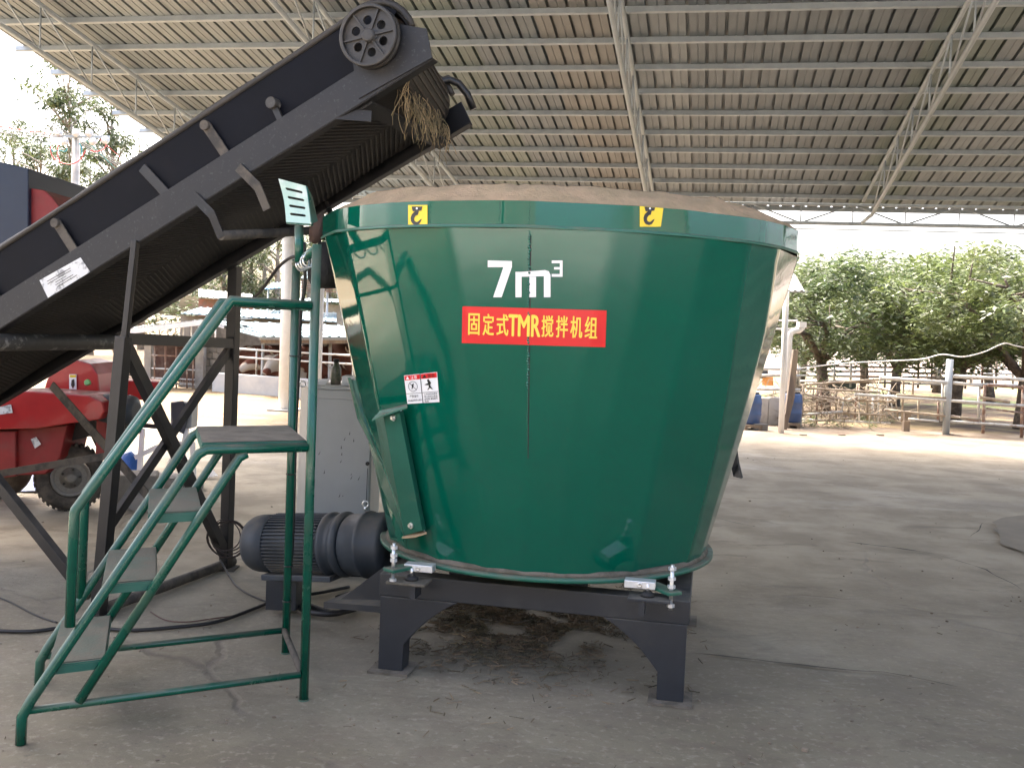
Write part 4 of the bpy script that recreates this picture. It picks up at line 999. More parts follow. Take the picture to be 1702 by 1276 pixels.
# ------------------------------------------------------------------ cables and small things near the machine
def cable(name, pts, r, m, label, cat='cable', group=None, lift=True):
    P = []
    V = [Vector(p) for p in pts]
    for i in range(len(V) - 1):
        p0, p1, p2, p3 = V[max(i - 1, 0)], V[i], V[i + 1], V[min(i + 2, len(V) - 1)]
        for k in range(6):
            t = k / 6; P.append(.5 * ((2 * p1) + (p2 - p0) * t + (2 * p0 - 5 * p1 + 4 * p2 - p3) * t * t + (3 * p1 - p0 - 3 * p2 + p3) * t ** 3))
    P.append(V[-1]); return tag(MB().tube(P, r, 6).build(name, m), label, cat, group)
G = lambda L_, z: [gnd(x, y, z) for x, y in L_]
cable('power_cable', G([(-40, 1046), (50, 1049), (130, 1040), (210, 1047), (290, 1042), (360, 1033), (420, 1012), (450, 1000), (480, 992), (530, 985), (580, 975)], .014), .010, M['cable'], 'thick black power cable across the floor under the green steps')
cable('thin_cable', G([(-30, 985), (10, 997), (60, 1022), (95, 1034)], .008), .005, M['cable'], 'thin brown cable on the floor at the left edge')
cable('earth_wire', G([(250, 1016), (275, 1030), (310, 1033), (350, 1028), (400, 1020), (440, 1003)], .006), .0035, mat('brown wire', (.09, .04, .03), .6), 'thin brown wire curling over the floor behind the steps')
cable('coil_lead', [at(366, 930, 6.2), gnd(380, 955, .02)] + G([(395, 975), (420, 990), (450, 1002)], .008), .006, M['cable'], 'black lead running from the coiled cable to the motor')
for k, pp in enumerate([[(560, 985), (590, 978), (565, 1010), (520, 1000), (485, 985), (478, 970), (500, 962)], [(470, 975), (500, 1003), (545, 1012), (590, 1004)]]):
    cable('hose_loop', [gnd(x, y + 8, .03 + .01 * k) for x, y in pp], .016, M['cable'], ['black hose looped on the floor under the motor', 'slack black hose end lying before the motor hose loop'][k], 'hose')
cc = at(379, 890, 6.22)
coil = thing('cable_coil', cc, 'coil of thin black cable hanging on the conveyor leg', 'cable')
for k in range(5):
    r = random.uniform(.085, .125); ox, oz = random.uniform(-.015, .015), random.uniform(-.02, .02); ph = random.uniform(0, 6)
    pts = [cc + Vector((ox + r * math.cos(a) * 1.0, .02 * math.sin(a + ph) + .006 * k - .06, oz + r * math.sin(a) * (1.0 + .12 * math.sin(a + ph)))) for a in np.linspace(0, 2 * math.pi, 25)]
    MB().tube(pts, .0038, 6).build('cable_loop', mat('brown cable', (.025, .014, .011), .5), coil)
cable('hanging_cable', [at(402, 503, 5.6), at(425, 492, 5.4), at(445, 468, 5.1), at(462, 445, 4.9), at(480, 430, 4.7), at(496, 425, 4.6)], .008, M['cable'], 'black cable hanging from the conveyor leg up to the stair post')
cable('post_cable', [at(505, 402, 4.8), at(507, 470, 4.82), at(500, 520, 4.83), at(497, 600, 4.83), at(492, 700, 4.83), at(489, 800, 4.83), at(486, 900, 4.83), at(480, 965, 4.84)], .009, M['cable'], 'black cable running down behind the rear stair post')
sk = MB(); c = at(540, 448, 5.25); vs = []
prof = [(.14, .03), (.11, .065), (.05, .085), (0, .09), (-.05, .085), (-.09, .06), (-.10, .01)]
sk.lathe(c + Vector((0, 0, 0)), (0, 0, 1), [(h, r) for h, r in prof[::-1]], 18)
sk.v = [(x + .01 * mn.noise(Vector((x * 25, y * 25, z * 25))), y, z + .012 * mn.noise(Vector((x * 20, z * 20, 3)))) for x, y, z in sk.v]
tag(sk.build('mesh_sack', M['net']), 'black mesh sack hanging between the stair post and the tank', 'sack')
sk = MB(); c = at(527, 385, 5.3); sk.lathe(c, (0.2, 0, 1), [(-.06, .01), (-.05, .035), (0, .045), (.05, .04), (.09, .015)], 12)
sk.v = [(x + .02 * mn.noise(Vector((x * 35, y * 35, z * 35))), y, z + .012 * mn.noise(Vector((x * 20, z * 20, 3)))) for x, y, z in sk.v]
tag(sk.build('rag_bundle', mat('brown rag', (.10, .06, .045), .9, bump=.6, bscale=60)), 'brown rag bundle stuck beside the slotted plate', 'rag')
# ------------------------------------------------------------------ trodden straw and crumbs
def scatter(name, n, pos, lr, wr, m, label, cat='straw'):
    V = []; F = []
    for k in range(n):
        x, y = pos(); L_ = random.uniform(*lr); a = random.uniform(0, math.pi); w_ = random.uniform(*wr); dz = random.uniform(.002, .012)
        dx, dy = math.cos(a) * L_ / 2, math.sin(a) * L_ / 2; px_, py_ = -math.sin(a) * w_, math.cos(a) * w_; t = random.uniform(-.006, .008)
        o = len(V); V += [(x - dx + px_, y - dy + py_, dz), (x - dx - px_, y - dy - py_, dz), (x + dx - px_, y + dy - py_, dz + t), (x + dx + px_, y + dy + py_, dz + t), (x - dx, y - dy, dz + w_ * 1.6), (x + dx, y + dy, dz + t + w_ * 1.6)]
        F += [(o, o + 1, o + 2, o + 3), (o + 1, o + 4, o + 5, o + 2), (o + 4, o, o + 3, o + 5), (o, o + 4, o + 1), (o + 3, o + 2, o + 5)]
    b = MB(); b.add(V, F); return tag(b.build(name, m), label, cat, kind='stuff')
def pos1():
    while True:
        u, v = random.gauss(-.16, .30), random.gauss(.45, .50)
        if mn.noise(Vector((u * 4, v * 4, 1))) > -.12: p = ml(u, v, 0); return p.x, p.y
scatter('trodden_straw', 4200, pos1, (.015, .07), (.0012, .003), M['straw_dirty'], 'mat of trodden brown straw on the floor beneath the mixer tank')
def pos3():
    while True:
        p = gnd(random.uniform(640, 900), random.uniform(985, 1080))
        if mn.noise(Vector((p.x * 4, p.y * 4, 5))) > .0: return p.x, p.y
scatter('loose_straw', 200, pos3, (.012, .05), (.0012, .0025), M['straw'], 'pale loose straw bits on top of the trodden mat')
def pos2():
    while True:
        p = gnd(random.uniform(-50, 1750), random.uniform(800, 1290))
        if mn.noise(Vector((p.x * 1.3, p.y * 1.3, 9))) > -.05: return p.x, p.y
scatter('floor_litter', 120, pos2, (.006, .035), (.001, .0022), M['straw_dirty'], 'scattered straw bits and litter over the yard floor', 'litter')
m = MB()
for k in range(520):
    p = gnd(random.uniform(-50, 1750), 760 + 520 * random.random() ** 1.3); s = random.uniform(.002, .007) * (1 if random.random() < .95 else 1.7)
    if mn.noise(Vector((p.x * .9, p.y * .9, 4))) < -.05: continue
    a = random.uniform(0, 3); m.obox((p.x, p.y, s * .4), (s * math.cos(a), s * math.sin(a), 0), (-s * math.sin(a) * .7, s * math.cos(a) * .7, 0), (0, 0, s * .5))
tag(m.build('dirt_crumbs', M['pebble']), 'small crumbs of dried dirt scattered on the concrete', 'dirt', kind='stuff')
# ------------------------------------------------------------------ red machine with blue hopper
rm = thing('feed_chopper', gnd(60, 860), 'red wheeled feed chopper with a blue hopper behind the conveyor', 'farm machine')
def slab(pts, Y, dy, name, m, par=rm, bev=.01): return MB().prism([at(x, y, Y) for x, y in pts], (0, dy, 0)).build(name, m, par, bevel=bev)
slab([(-90, 650), (55, 650), (148, 657), (170, 668), (173, 684), (166, 697), (60, 712), (-90, 716)], 7.7, .42, 'feed_duct', M['red'])
slab([(-90, 717), (26, 716), (26, 792), (-90, 799)], 7.76, .5, 'lower_body', M['red_dark'])
slab([(28, 714), (112, 706), (100, 760), (75, 788), (28, 790)], 7.8, .45, 'lower_body', M['red_dark'])
slab([(70, 657), (78, 630), (96, 606), (125, 598), (150, 604), (162, 622), (166, 656)], 8.3, .5, 'rotor_hood', M['red'])
slab([(156, 630), (264, 634), (258, 654), (240, 665), (156, 660)], 8.9, .35, 'discharge_trough', M['red'])
slab([(104, 700), (168, 693), (182, 755), (165, 757), (150, 725), (108, 735)], 7.95, .35, 'chassis', mat('dark chassis', (.025, .02, .02), .6, var=.2))
slab([(160, 690), (176, 690), (182, 757), (158, 757)], 7.85, .1, 'chassis_leg', M['red_dark'])
slab([(-90, 258), (-30, 262), (47, 280), (47, 470), (-90, 520)], 8.0, 1.1, 'hopper', M['blue'])
slab([(48, 312), (73, 316), (84, 325), (101, 346), (78, 440), (48, 460)], 8.05, .9, 'hopper_side', M['red_dark'])
a, b = at(166, 680, 7.95), at(228, 683, 7.9); dd = (b - a).normalized()
mo2 = MB().lathe(a, dd, [(0, .11), (.05, .125), (.2, .13), (.21, .12), (.25, .125), (.29, .115), (.31, .07)], 28).build('engine', M['motor'], rm)
slab([(186, 700), (222, 702), (220, 724), (186, 722)], 7.95, .2, 'engine_mount', M['frame'])
wc2 = at(118, 789, 7.95); wax = Vector((.42, -.905, 0)).normalized(); wc2.z = .262
ty = MB().lathe(wc2 - wax * .15, wax, [(0, .17), (.0, .225), (.015, .25), (.04, .26), (.12, .26), (.145, .25), (.16, .225), (.155, .17), (.14, .15), (.02, .15), (0, .17)], 40, cap=False).build('tyre', M['tyre'], rm)
for k in range(36):
    a_ = 2 * math.pi * k / 36; e1, e2 = wax.orthogonal().normalized(), wax.cross(wax.orthogonal().normalized()); dr = e1 * math.cos(a_) + e2 * math.sin(a_); tn = wax.cross(dr)
    for s in (-.115, -.035): MB().obox(wc2 + wax * s + dr * .262, wax * .03, tn * .012, dr * .009).build('tread_lug', M['tyre'], ty)
ri = MB().lathe(wc2 - wax * .0, wax, [(-.02, .145), (.0, .150), (.008, .142), (-.02, .12), (-.035, .09), (-.02, .085), (-.015, .05), (.02, .045), (.03, .02)], 32).build('rim', M['rim'], rm)
for k in range(5):
    a_ = 2 * math.pi * k / 5; dr = e1 * math.cos(a_) + e2 * math.sin(a_); MB().lathe(wc2 - wax * .03 + dr * .068, wax, [(0, .011), (.02, .011)], 6, False).build('wheel_nut', M['wheel_iron'], ri)
wr = MB().lathe(wc2 + Vector((-.75, .35, 0)) - wax * .15, wax, [(0, .17), (0, .24), (.04, .26), (.12, .26), (.16, .24), (.16, .17)], 32).build('tyre', M['tyre'], rm)
MB().tube([wc2 + Vector((0, .0, 0)), wc2 - wax * .9], .03, 10).build('axle', M['frame'], rm)
slab([(51, 730), (60, 726), (68, 738), (58, 745)], 7.785, .003, 'square_sticker', M['paper'], bev=0)
sk1 = slab([(115, 622), (127, 622), (127, 650), (115, 650)], 8.285, .003, 'machine_label', M['white_letter'], bev=0)
slab([(116, 623), (126, 623), (126, 627), (116, 627)], 8.280, .003, 'label_header', M['yellow_sticker'], sk1, 0)
slab([(119, 631), (123, 630), (124, 640), (121, 646), (118, 640)], 8.280, .003, 'label_figure', M['black_letter'], sk1, 0)
slab([(-10, 678), (18, 672), (21, 686), (-10, 690)], 7.69, .003, 'machine_label', M['paper'], bev=0)
kn = at(147, 636, 8.2); MB().lathe(kn, (0, -1, .2), [(-.03, .012), (0, .02), (.02, .028), (.035, .02)], 14).build('green_knob', mat('green knob', (.15, .35, .1), .4), rm)
m = MB(); c = gnd(20, 815)
vs = [(c.x + x * .9 - .2, c.y + y * .5 + .4, .02 + .16 * max(0, 1 - abs(y)) * (1 - .5 * abs(x)) + .03 * mn.noise(Vector((x * 4, y * 4, 0)))) for x in np.linspace(-1, 1, 14) for y in np.linspace(-1, 1, 9)]
m.add(vs, [(i * 9 + j, (i + 1) * 9 + j, (i + 1) * 9 + j + 1, i * 9 + j + 1) for i in range(13) for j in range(8)], True)
tag(m.build('blue_tarp', M['tarp']), 'crumpled blue tarpaulin on the ground under the red machine', 'tarpaulin')
m = MB(); c = gnd(212, 790)
vs = [(c.x + x * .16, c.y + y * .16, .02 + .22 * max(0, 1 - x * x - y * y) + .03 * mn.noise(Vector((x * 5, y * 5, 0)))) for x in np.linspace(-1, 1, 8) for y in np.linspace(-1, 1, 8)]
m.add(vs, [(i * 8 + j, (i + 1) * 8 + j, (i + 1) * 8 + j + 1, i * 8 + j + 1) for i in range(7) for j in range(7)], True)
tag(m.build('blue_bag', M['tarp']), 'small blue bag on the ground beside the white stand', 'bag')
# white steel stand with a switch box
ws_ = thing('switch_stand', gnd(275, 800), 'small white steel stand carrying a grey switch box behind the steps', 'stand')
Y = 9.3
for (x0, y0, x1, y1) in ((237, 712, 231, 795), (310, 712, 297, 800), (262, 742, 225, 760)):
    MB().bar(at(x0, y0, Y), Vector((at(x1, y1, Y).x, Y, .02 if y1 > 790 else at(x1, y1, Y).z)), .04, .04).build('stand_leg', M['white_paint'], ws_)
MB().bar(at(300, 735, Y), Vector((at(262, 815, Y - .5).x, Y - .5, .02)), .05, .03).build('stand_leg', M['galv_pipe'], ws_)
MB().bar(at(320, 735, Y + .3), Vector((at(322, 800, Y + .3).x, Y + .3, .02)), .04, .04).build('stand_leg', M['white_paint'], ws_)
MB().bar(at(232, 706, Y), at(296, 712, Y), .035, .04).build('top_bar', M['black'], ws_)
bx = MB().prism([at(283, 668, Y), at(320, 669, Y), at(318, 712, Y), at(283, 712, Y)], (0, .18, 0)).build('switch_box', M['cabinet'], ws_, bevel=.008)
MB().prism([at(284, 669, Y - .03), at(304, 666, Y - .05), at(313, 690, Y - .06), at(305, 722, Y - .03), at(286, 712, Y - .03)], (0, .03, 0)).build('draped_cloth', mat('grey cloth', (.05, .055, .065), .8, bump=.4, bscale=30), bx, bevel=.01)
# rubble at the stand
def rock(c, s, m=M['stone'], name='rubble_block', label='', flat=.6):
    bm = bmesh.new(); bmesh.ops.create_icosphere(bm, subdivisions=2, radius=1)
    sd_ = random.uniform(0, 99)
    for v in bm.verts:
        k = 1 + .35 * mn.noise(v.co * 1.3 + Vector((sd_, 0, 0))) + .1 * mn.noise(v.co * 4 + Vector((sd_, 3, 0))); q = v.co * k
        v.co = Vector((max(-.8, min(.8, q.x)) * s[0] + c[0], max(-.8, min(.8, q.y)) * s[1] + c[1], max(-.6, min(.75, q.z)) * s[2] + c[2]))
    me = bpy.data.meshes.new(name); bm.to_mesh(me); bm.free(); me.materials.append(m); o = bpy.data.objects.new(name, me); COL.objects.link(o); return o
g_ = gnd(212, 842); bl = MB().obox((g_.x, g_.y + .15, .13), Vector((.18, .05, 0)), Vector((-.05, .16, 0)), (0, 0, .13)); tag(bl.build('concrete_block', M['concrete_dark'], bevel=.02), 'grey concrete block on the ground beside the red machine wheel', 'block')
LBL = ['low grey rubble lump directly behind the front stair handrail', 'dark rubble lump left of the white stand legs', 'flat grey stone under the switch box', 'small pale stone right of the flat grey stone', 'broken slab piece between the concrete block and the stand']
for k, (x, y, s) in enumerate(((250, 838, .13), (235, 812, .11), (275, 812, .16), (318, 812, .10), (242, 846, .15))):
    g_ = gnd(x, y); tag(rock((g_.x, g_.y, s * .35), (s * 1.3, s, s * .7)), LBL[k], 'stone', 'rubble by the white stand')
sh = MB(); g_ = gnd(345, 795)
sh.prism([(g_.x - .08, g_.y, .02), (g_.x + .02, g_.y - .1, .02), (g_.x + .1, g_.y, .03), (g_.x + .0, g_.y + .1, .09)], (0, 0, .006)); tag(sh.build('plastic_scrap', M['paper']), 'white plastic scrap on the ground right of the rubble', 'plastic scrap')
# ------------------------------------------------------------------ cattle stalls on the left
WPA, WPB = gnd(352, 650), gnd(480, 660); WD = (WPB - WPA).normalized(); WN = Vector((-WD.y, WD.x, 0))
if WN.y < 0: WN = -WN
def WP(s, n_=0., z=0.): p = WPA + WD * s + WN * n_; p.z = z; return p
WLEN = 6.5
zt = at(352, 619, WPA.y).z
mw = MB(); mw.prism([WP(0, 0, -1.0), WP(WLEN, 0, -1.0), WP(WLEN, 0, zt), WP(0, 0, zt)], WN * .16)
tag(mw.build('manger_wall', mat('limewashed wall', (.52, .51, .47), .85, col2=(.40, .41, .42), vscale=1.6, mix_lo=.4, mix_hi=.7, var=.1, bump=.3, bscale=20), bevel=.015), 'low pale rendered manger wall in front of the cattle', 'wall')
stall = thing('cattle_stall', WP(2, 2, 0), 'low cattle stall with pale blue sheet roof behind the manger wall', 'cattle shed')
# feed rails
zr = [at(430, 583, 20.6).z, at(430, 597, 20.6).z]
for z in zr: MB().tube([WP(.1, .25, z), WP(WLEN, .25, z)], .022, 8).build('feed_rail', M['galv_pipe'], stall)
for k in range(9): MB().tube([WP(.15 + k * .78, .25, zt), WP(.15 + k * .78, .25, zr[0] + .02)], .02, 8).build('rail_post', M['galv_pipe'], stall)
# roof in sheets, rising away from the eave
def roof_sheets(par, e0, e1, r0, r1, n_, m, name='roof_sheet', ribs=3, th=.02, rib=.05):
    e0, e1, r0, r1 = map(Vector, (e0, e1, r0, r1))
    for k in range(n_):
        a, b = e0.lerp(e1, k / n_), e0.lerp(e1, (k + .985) / n_); c, d = r0.lerp(r1, k / n_), r0.lerp(r1, (k + .985) / n_)
        mm = MB(); nn = (b - a).cross(c - a).normalized(); nn = nn if nn.z > 0 else -nn
        mm.prism([a, b, d, c], nn * th)
        for q in range(ribs):
            f = (q + .5) / ribs; p, s_ = a.lerp(b, f), c.lerp(d, f); mm.bar(p + nn * (th + rib / 4), s_ + nn * (th + rib / 4), rib, rib / 2, up=nn)
        mm.build(name, m, par)
e0, e1 = at(432, 561, 20.4), at(665, 562, 20.4 - 0); r0, r1 = at(322, 533, 27.5), at(665, 546, 27.5)
roof_sheets(stall, e0, e1, r0, r1, 5, M['blue_roof'])
MB().bar(e0 + Vector((0, .1, -.07)), e1 + Vector((0, .1, -.07)), .05, .09).build('eave_beam', M['timber'], stall)
m = MB()
nn_ = 60
for k in range(nn_): p = e0.lerp(e1, k / nn_); m.lathe(p + Vector((0, -.0, -.02)), (0, 1, 0), [(0, .03), (.25, .03)], 6)
m.build('corrugated_edge', M['grey_roof'], stall, kind='stuff')
for k in range(4):
    p = WP(.6 + 1.7 * k, .9, -.45); MB().tube([p, Vector((p.x, p.y, e0.z - .05))], .035, 8).build('post', M['galv_pipe'], stall)
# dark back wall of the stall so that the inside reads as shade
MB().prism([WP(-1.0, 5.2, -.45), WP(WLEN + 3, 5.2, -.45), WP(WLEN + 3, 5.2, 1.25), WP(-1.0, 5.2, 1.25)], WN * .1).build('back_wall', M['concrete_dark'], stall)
# gable wing of the stall on the left
wing = thing('stall_wing', at(300, 640, 22.5), 'left stall wing with block wall, pillar and barred gate', 'cattle shed')
def rectY(x0, y0, x1, y1, Y, dy, name, m, par, bev=0., dn=None):
    a, b = at(x0, y0, Y), at(x1, y1, Y); zb = b.z if dn is None else dn
    return MB().box(a.x, b.x, Y, Y + dy, zb, a.z).build(name, m, par, bevel=bev)
rectY(325, 566, 337, 640, 21.9, .25, 'pillar', M['concrete'], wing, .01, dn=-.05)
rectY(240, 562, 250, 640, 21.9, .25, 'pillar', M['concrete'], wing, .01, dn=-.05)
rectY(190, 560, 206, 640, 22.4, .4, 'pillar', M['concrete'], wing, .01, dn=-.05)
for r in range(6):                                                  # block courses
    for c_ in range(5):
        x0, x1 = 338 + c_ * 11 + (r % 2) * 4, 338 + c_ * 11 + 10.2 + (r % 2) * 4; y0 = 575 + r * 11
        rectY(x0, y0, min(x1, 392), y0 + 10.2, 22.1 + random.uniform(0, .03), .15, 'wall_block', M['concrete_dark'], wing)
rectY(338, 574, 392, 642, 22.26, .05, 'mortar_backing', M['concrete'], wing, dn=-.05)
for x in (257, 275, 293, 311, 321): MB().tube([at(x, 572, 21.7), Vector((at(x, 640, 21.7).x, 21.7, 0))], .02, 6).build('gate_bar', M['rust_pipe'], wing)
for y in (573, 590, 612, 628, 636): MB().tube([at(252, y, 21.7), at(324, y + 3, 21.7)], .018, 6).build('gate_rail', M['galv_pipe'] if y > 600 else M['rust_pipe'], wing)
for k in range(16): x = 262 + k * 3.8; MB().tube([at(x, 628, 21.75), at(x, 643, 21.75)], .008, 5).build('gate_bar', M['rust_pipe'], wing)
rectY(252, 568, 324, 640, 24.5, .1, 'back_panel', mat('dark red boards', (.07, .035, .03), .85, col2=(.12, .09, .08), vscale=3, var=.3), wing, dn=-.05)
roof_sheets(wing, at(214, 549, 21.2), at(345, 533, 21.2), at(214, 545, 25), at(420, 530, 25), 4, M['grey_roof'])
MB().bar(at(214, 551, 21.15), at(345, 535, 21.15), .04, .10).build('fascia', M['white_paint'], wing)
MB().bar(at(345, 535, 21.15), at(372, 543, 21.4), .04, .08).build('fascia', M['white_paint'], wing)
for x in (265, 279, 292, 305, 318, 330, 346, 358): p = at(x, 548, 21.4); MB().tube([p + Vector((0, 0, .08)), p - Vector((0, 0, .28))], .018, 6).build('hanger_post', M['white_paint'], wing)
# more roofs and walls behind
back = thing('rear_barn', at(400, 600, 32), 'rear barn with faded blue and grey sheet roofs beyond the stalls', 'barn')
roof_sheets(back, at(300, 522, 27.8), at(560, 536, 27.8), at(330, 512, 33), at(560, 521, 33), 7, M['blue_roof'])
rectY(300, 524, 560, 560, 28.2, .2, 'wall', M['concrete_dark'], back, dn=-.9)
roof_sheets(back, at(330, 494, 36), at(420, 502, 36), at(330, 481, 42), at(420, 490, 42), 3, M['grey_roof'])
rectY(330, 496, 420, 512, 36.5, .2, 'wall', M['brick'], back, dn=-.9)
roof_sheets(back, at(470, 500, 34), at(620, 505, 34), at(470, 496, 40), at(620, 499, 40), 4, M['blue_roof'])
rectY(470, 503, 620, 530, 34.5, .2, 'wall', M['concrete'], back, dn=-.9)
MB().tube([at(520, 470, 30), at(520, 540, 30)], .03, 6).build('pole', M['galv_pipe'], back)
lo = thing('blue_canopy', at(450, 560, 33), 'small light blue canopy roof on thin posts behind the white column', 'canopy')
roof_sheets(lo, at(440, 481, 31), at(480, 478, 31), at(452, 472, 34), at(490, 470, 34), 2, mat('sky blue sheet', (.18, .36, .55), .5))
for x in (446, 476): p = at(x, 480, 31.5); MB().tube([p, Vector((p.x, p.y, -.9))], .03, 6).build('post', M['galv_pipe'], lo)
lo2 = thing('red_tile_shed', at(540, 520, 30), 'small shed with brick-red slatted wall and pale roof right of the stair post', 'shed')
roof_sheets(lo2, at(500, 463, 30), at(600, 466, 30), at(510, 452, 34), at(600, 456, 34), 3, M['blue_roof'])
for k in range(5): rectY(500, 467 + k * 4, 600, 469.6 + k * 4, 30.3, .08, 'wall_slat', M['brick'], lo2)
for x in (502, 545, 590): p = at(x, 466, 30.4); MB().tube([p, Vector((p.x, p.y, -.9))], .035, 6).build('post', M['galv_pipe'], lo2)
# thin white post behind the cabinet
p = at(527, 620, 16.5)
tag(MB().tube([Vector((p.x, p.y, 0)), at(533, 430, 16.5)], .075, 12).build('white_pole', M['white_paint']), 'thin white pole standing behind the cabinet, right of the big white column', 'pole')
# timber stack left of the conveyor leg
for k, (x0, y0, x1, y1) in enumerate(((209, 612, 226, 620), (208, 624, 224, 632), (206, 634, 228, 644))):
    tag(MB().bar(at(x0, y0, 21), at(x1, y1, 20.6), .12, .12).build('timber_post', M['timber'], bevel=.01), ['uppermost', 'middle', 'lowest'][k] + ' leaning timber beside the conveyor leg, by the far stall', 'timber', 'timbers leaning by the stall')
# ------------------------------------------------------------------ cows behind the manger wall
def cow_nodes(up=0.):
    # heading -Y (towards the manger): body, neck, head, muzzle, legs, tail
    N = [(0, .55, 1.02, .30, .36), (0, 0.05, 1.03, .31, .38), (0, 1.10, 1.03, .28, .33), (0, -.32, 1.05, .22, .27), (0, -.62, 1.12 + up, .15, .19), (0, -.86, 1.16 + up, .125, .15),
         (0, -1.06, 1.04 + up, .10, .115), (0, -1.22, .92 + up, .085, .085), (.17, -.84, 1.24 + up, .03, .05), (.28, -.84, 1.21 + up, .02, .045), (-.17, -.84, 1.24 + up, .03, .05), (-.28, -.84, 1.21 + up, .02, .045)]
    Ed = [(0, 1), (0, 2), (1, 3), (3, 4), (4, 5), (5, 6), (6, 7), (5, 8), (8, 9), (5, 10), (10, 11)]
    for sx in (-1, 1):
        for y, hind in ((-.12, 0), (1.12, 1)):
            b = len(N); N += [(sx * .17, y, .78, .11, .13), (sx * .18, y + (.05 if hind else .0), .46, .06, .07), (sx * .18, y + (.0 if hind else .01), .12, .042, .045), (sx * .18, y - .03, .03, .055, .06)]
            Ed += [(2 if hind else 1, b), (b, b + 1), (b + 1, b + 2), (b + 2, b + 3)]
    b = len(N); N += [(0, 1.42, 1.12, .04, .04), (0, 1.50, .75, .025, .025), (0, 1.48, .45, .035, .035)]; Ed += [(2, b), (b, b + 1), (b + 1, b + 2)]
    return N, Ed
specs = [(412, 23, 'cow', -62, .93, 'brown cow with white muzzle left of the white-faced cow'), (452, 0, 'cow3', -20, .93, 'white-faced cow with brown eye patches resting by the white column'),
         (512, 10, 'cow2', 70, .9, 'brown cow seen between the white column and the green stair post'), (578, 30, 'cow2', 20, 1., 'dark brown cow behind the rails right above the control cabinet')]
N_, E_ = cow_nodes(-.12)
for k, (px, dx, mk, rot, sc, lab) in enumerate(specs):
    o = skin_mesh('cow', [(x, y, z, a, b) for x, y, z, a, b in N_], E_, M[mk])
    c = at(px, 608, 21.6 if k != 3 else 21.5); rz = rad(rot)
    hd = Matrix.Rotation(rz, 3, 'Z') @ Vector((0, -1.0, 0))
    yy = c.y + (1.15 if k != 3 else 1.6)
    o.location = (c.x - hd.x * sc, yy, -.46); o.rotation_euler = (0, 0, rz); o.scale = (sc * 1.15,) * 3
    tag(o, lab, 'cow', 'cattle in the stall')
    for sx in (-1, 1):
        h = MB(); h.tube([(sx * .07, -.84, 1.17), (sx * .14, -.86, 1.24), (sx * .15, -.9, 1.30)], [.022, .016, .005], 8)
        h.build('horn', M['bamboo'], None); ho = COL.objects[-1] if False else bpy.context.scene.objects[h and [q.name for q in COL.objects if q.name.startswith('horn')][-1]]
        ho.parent = o
        ey = MB().lathe((sx * .105, -.90, 1.09), (sx, -.3, .1), [(0, .022), (.012, .018), (.018, .006)], 10); ey.build('eye', M['dark'], None)
        eo = [q for q in COL.objects if q.name.startswith('eye') and q.parent is None and q.type == 'MESH' and not q.name.startswith('eye_')][-1]; eo.parent = o
# ------------------------------------------------------------------ trees
def leaf_cloud(cent, rads, n_per, spread, size, droop=.5, narrow=.32):
    """many small leaves gathered in clumps; returns verts, faces"""
    V = []; cs_ = np.array(cent); K = len(cs_)
    n = K * n_per
    idx = np.repeat(np.arange(K), n_per)
    d = np.random.normal(size=(n, 3)); d /= np.linalg.norm(d, axis=1)[:, None]
    r = np.random.rand(n) ** .45
    P = cs_[idx] + d * (r * rads[idx])[:, None] * np.array([1, 1, .68])
    L_ = size * np.random.uniform(.6, 1.25, n)
    az_ = np.random.rand(n) * 2 * np.pi; dz = -np.random.rand(n) * droop * 1.4 + .25
    a = np.stack([np.cos(az_), np.sin(az_), dz], 1); a /= np.linalg.norm(a, axis=1)[:, None]
    up = np.random.normal(size=(n, 3)) * .5 + np.array([0, 0, 1.]); b = np.cross(a, up); b /= np.linalg.norm(b, axis=1)[:, None]
    w_ = L_ * narrow * .5
    v0 = P; v1 = P + a * (L_ * .45)[:, None] + b * w_[:, None]; v2 = P + a * L_[:, None] - np.array([0, 0, 1.]) * (L_ * .18)[:, None]; v3 = P + a * (L_ * .45)[:, None] - b * w_[:, None]
    V = np.stack([v0, v1, v2, v3], 1).reshape(-1, 3); F = np.arange(n * 4).reshape(-1, 4)
    return V, F
def np_mesh(name, V, F, m, parent=None):
    me = bpy.data.meshes.new(name); me.vertices.add(len(V)); me.vertices.foreach_set('co', V.astype(np.float32).ravel())
    me.loops.add(F.size); me.loops.foreach_set('vertex_index', F.astype(np.int32).ravel()); me.polygons.add(len(F))
    me.polygons.foreach_set('loop_start', np.arange(0, F.size, 4, dtype=np.int32)); me.polygons.foreach_set('loop_total', np.full(len(F), 4, dtype=np.int32))
    me.update(calc_edges=True); me.materials.append(m); o = bpy.data.objects.new(name, me); COL.objects.link(o)
    if parent is not None: o.parent = parent
    return o
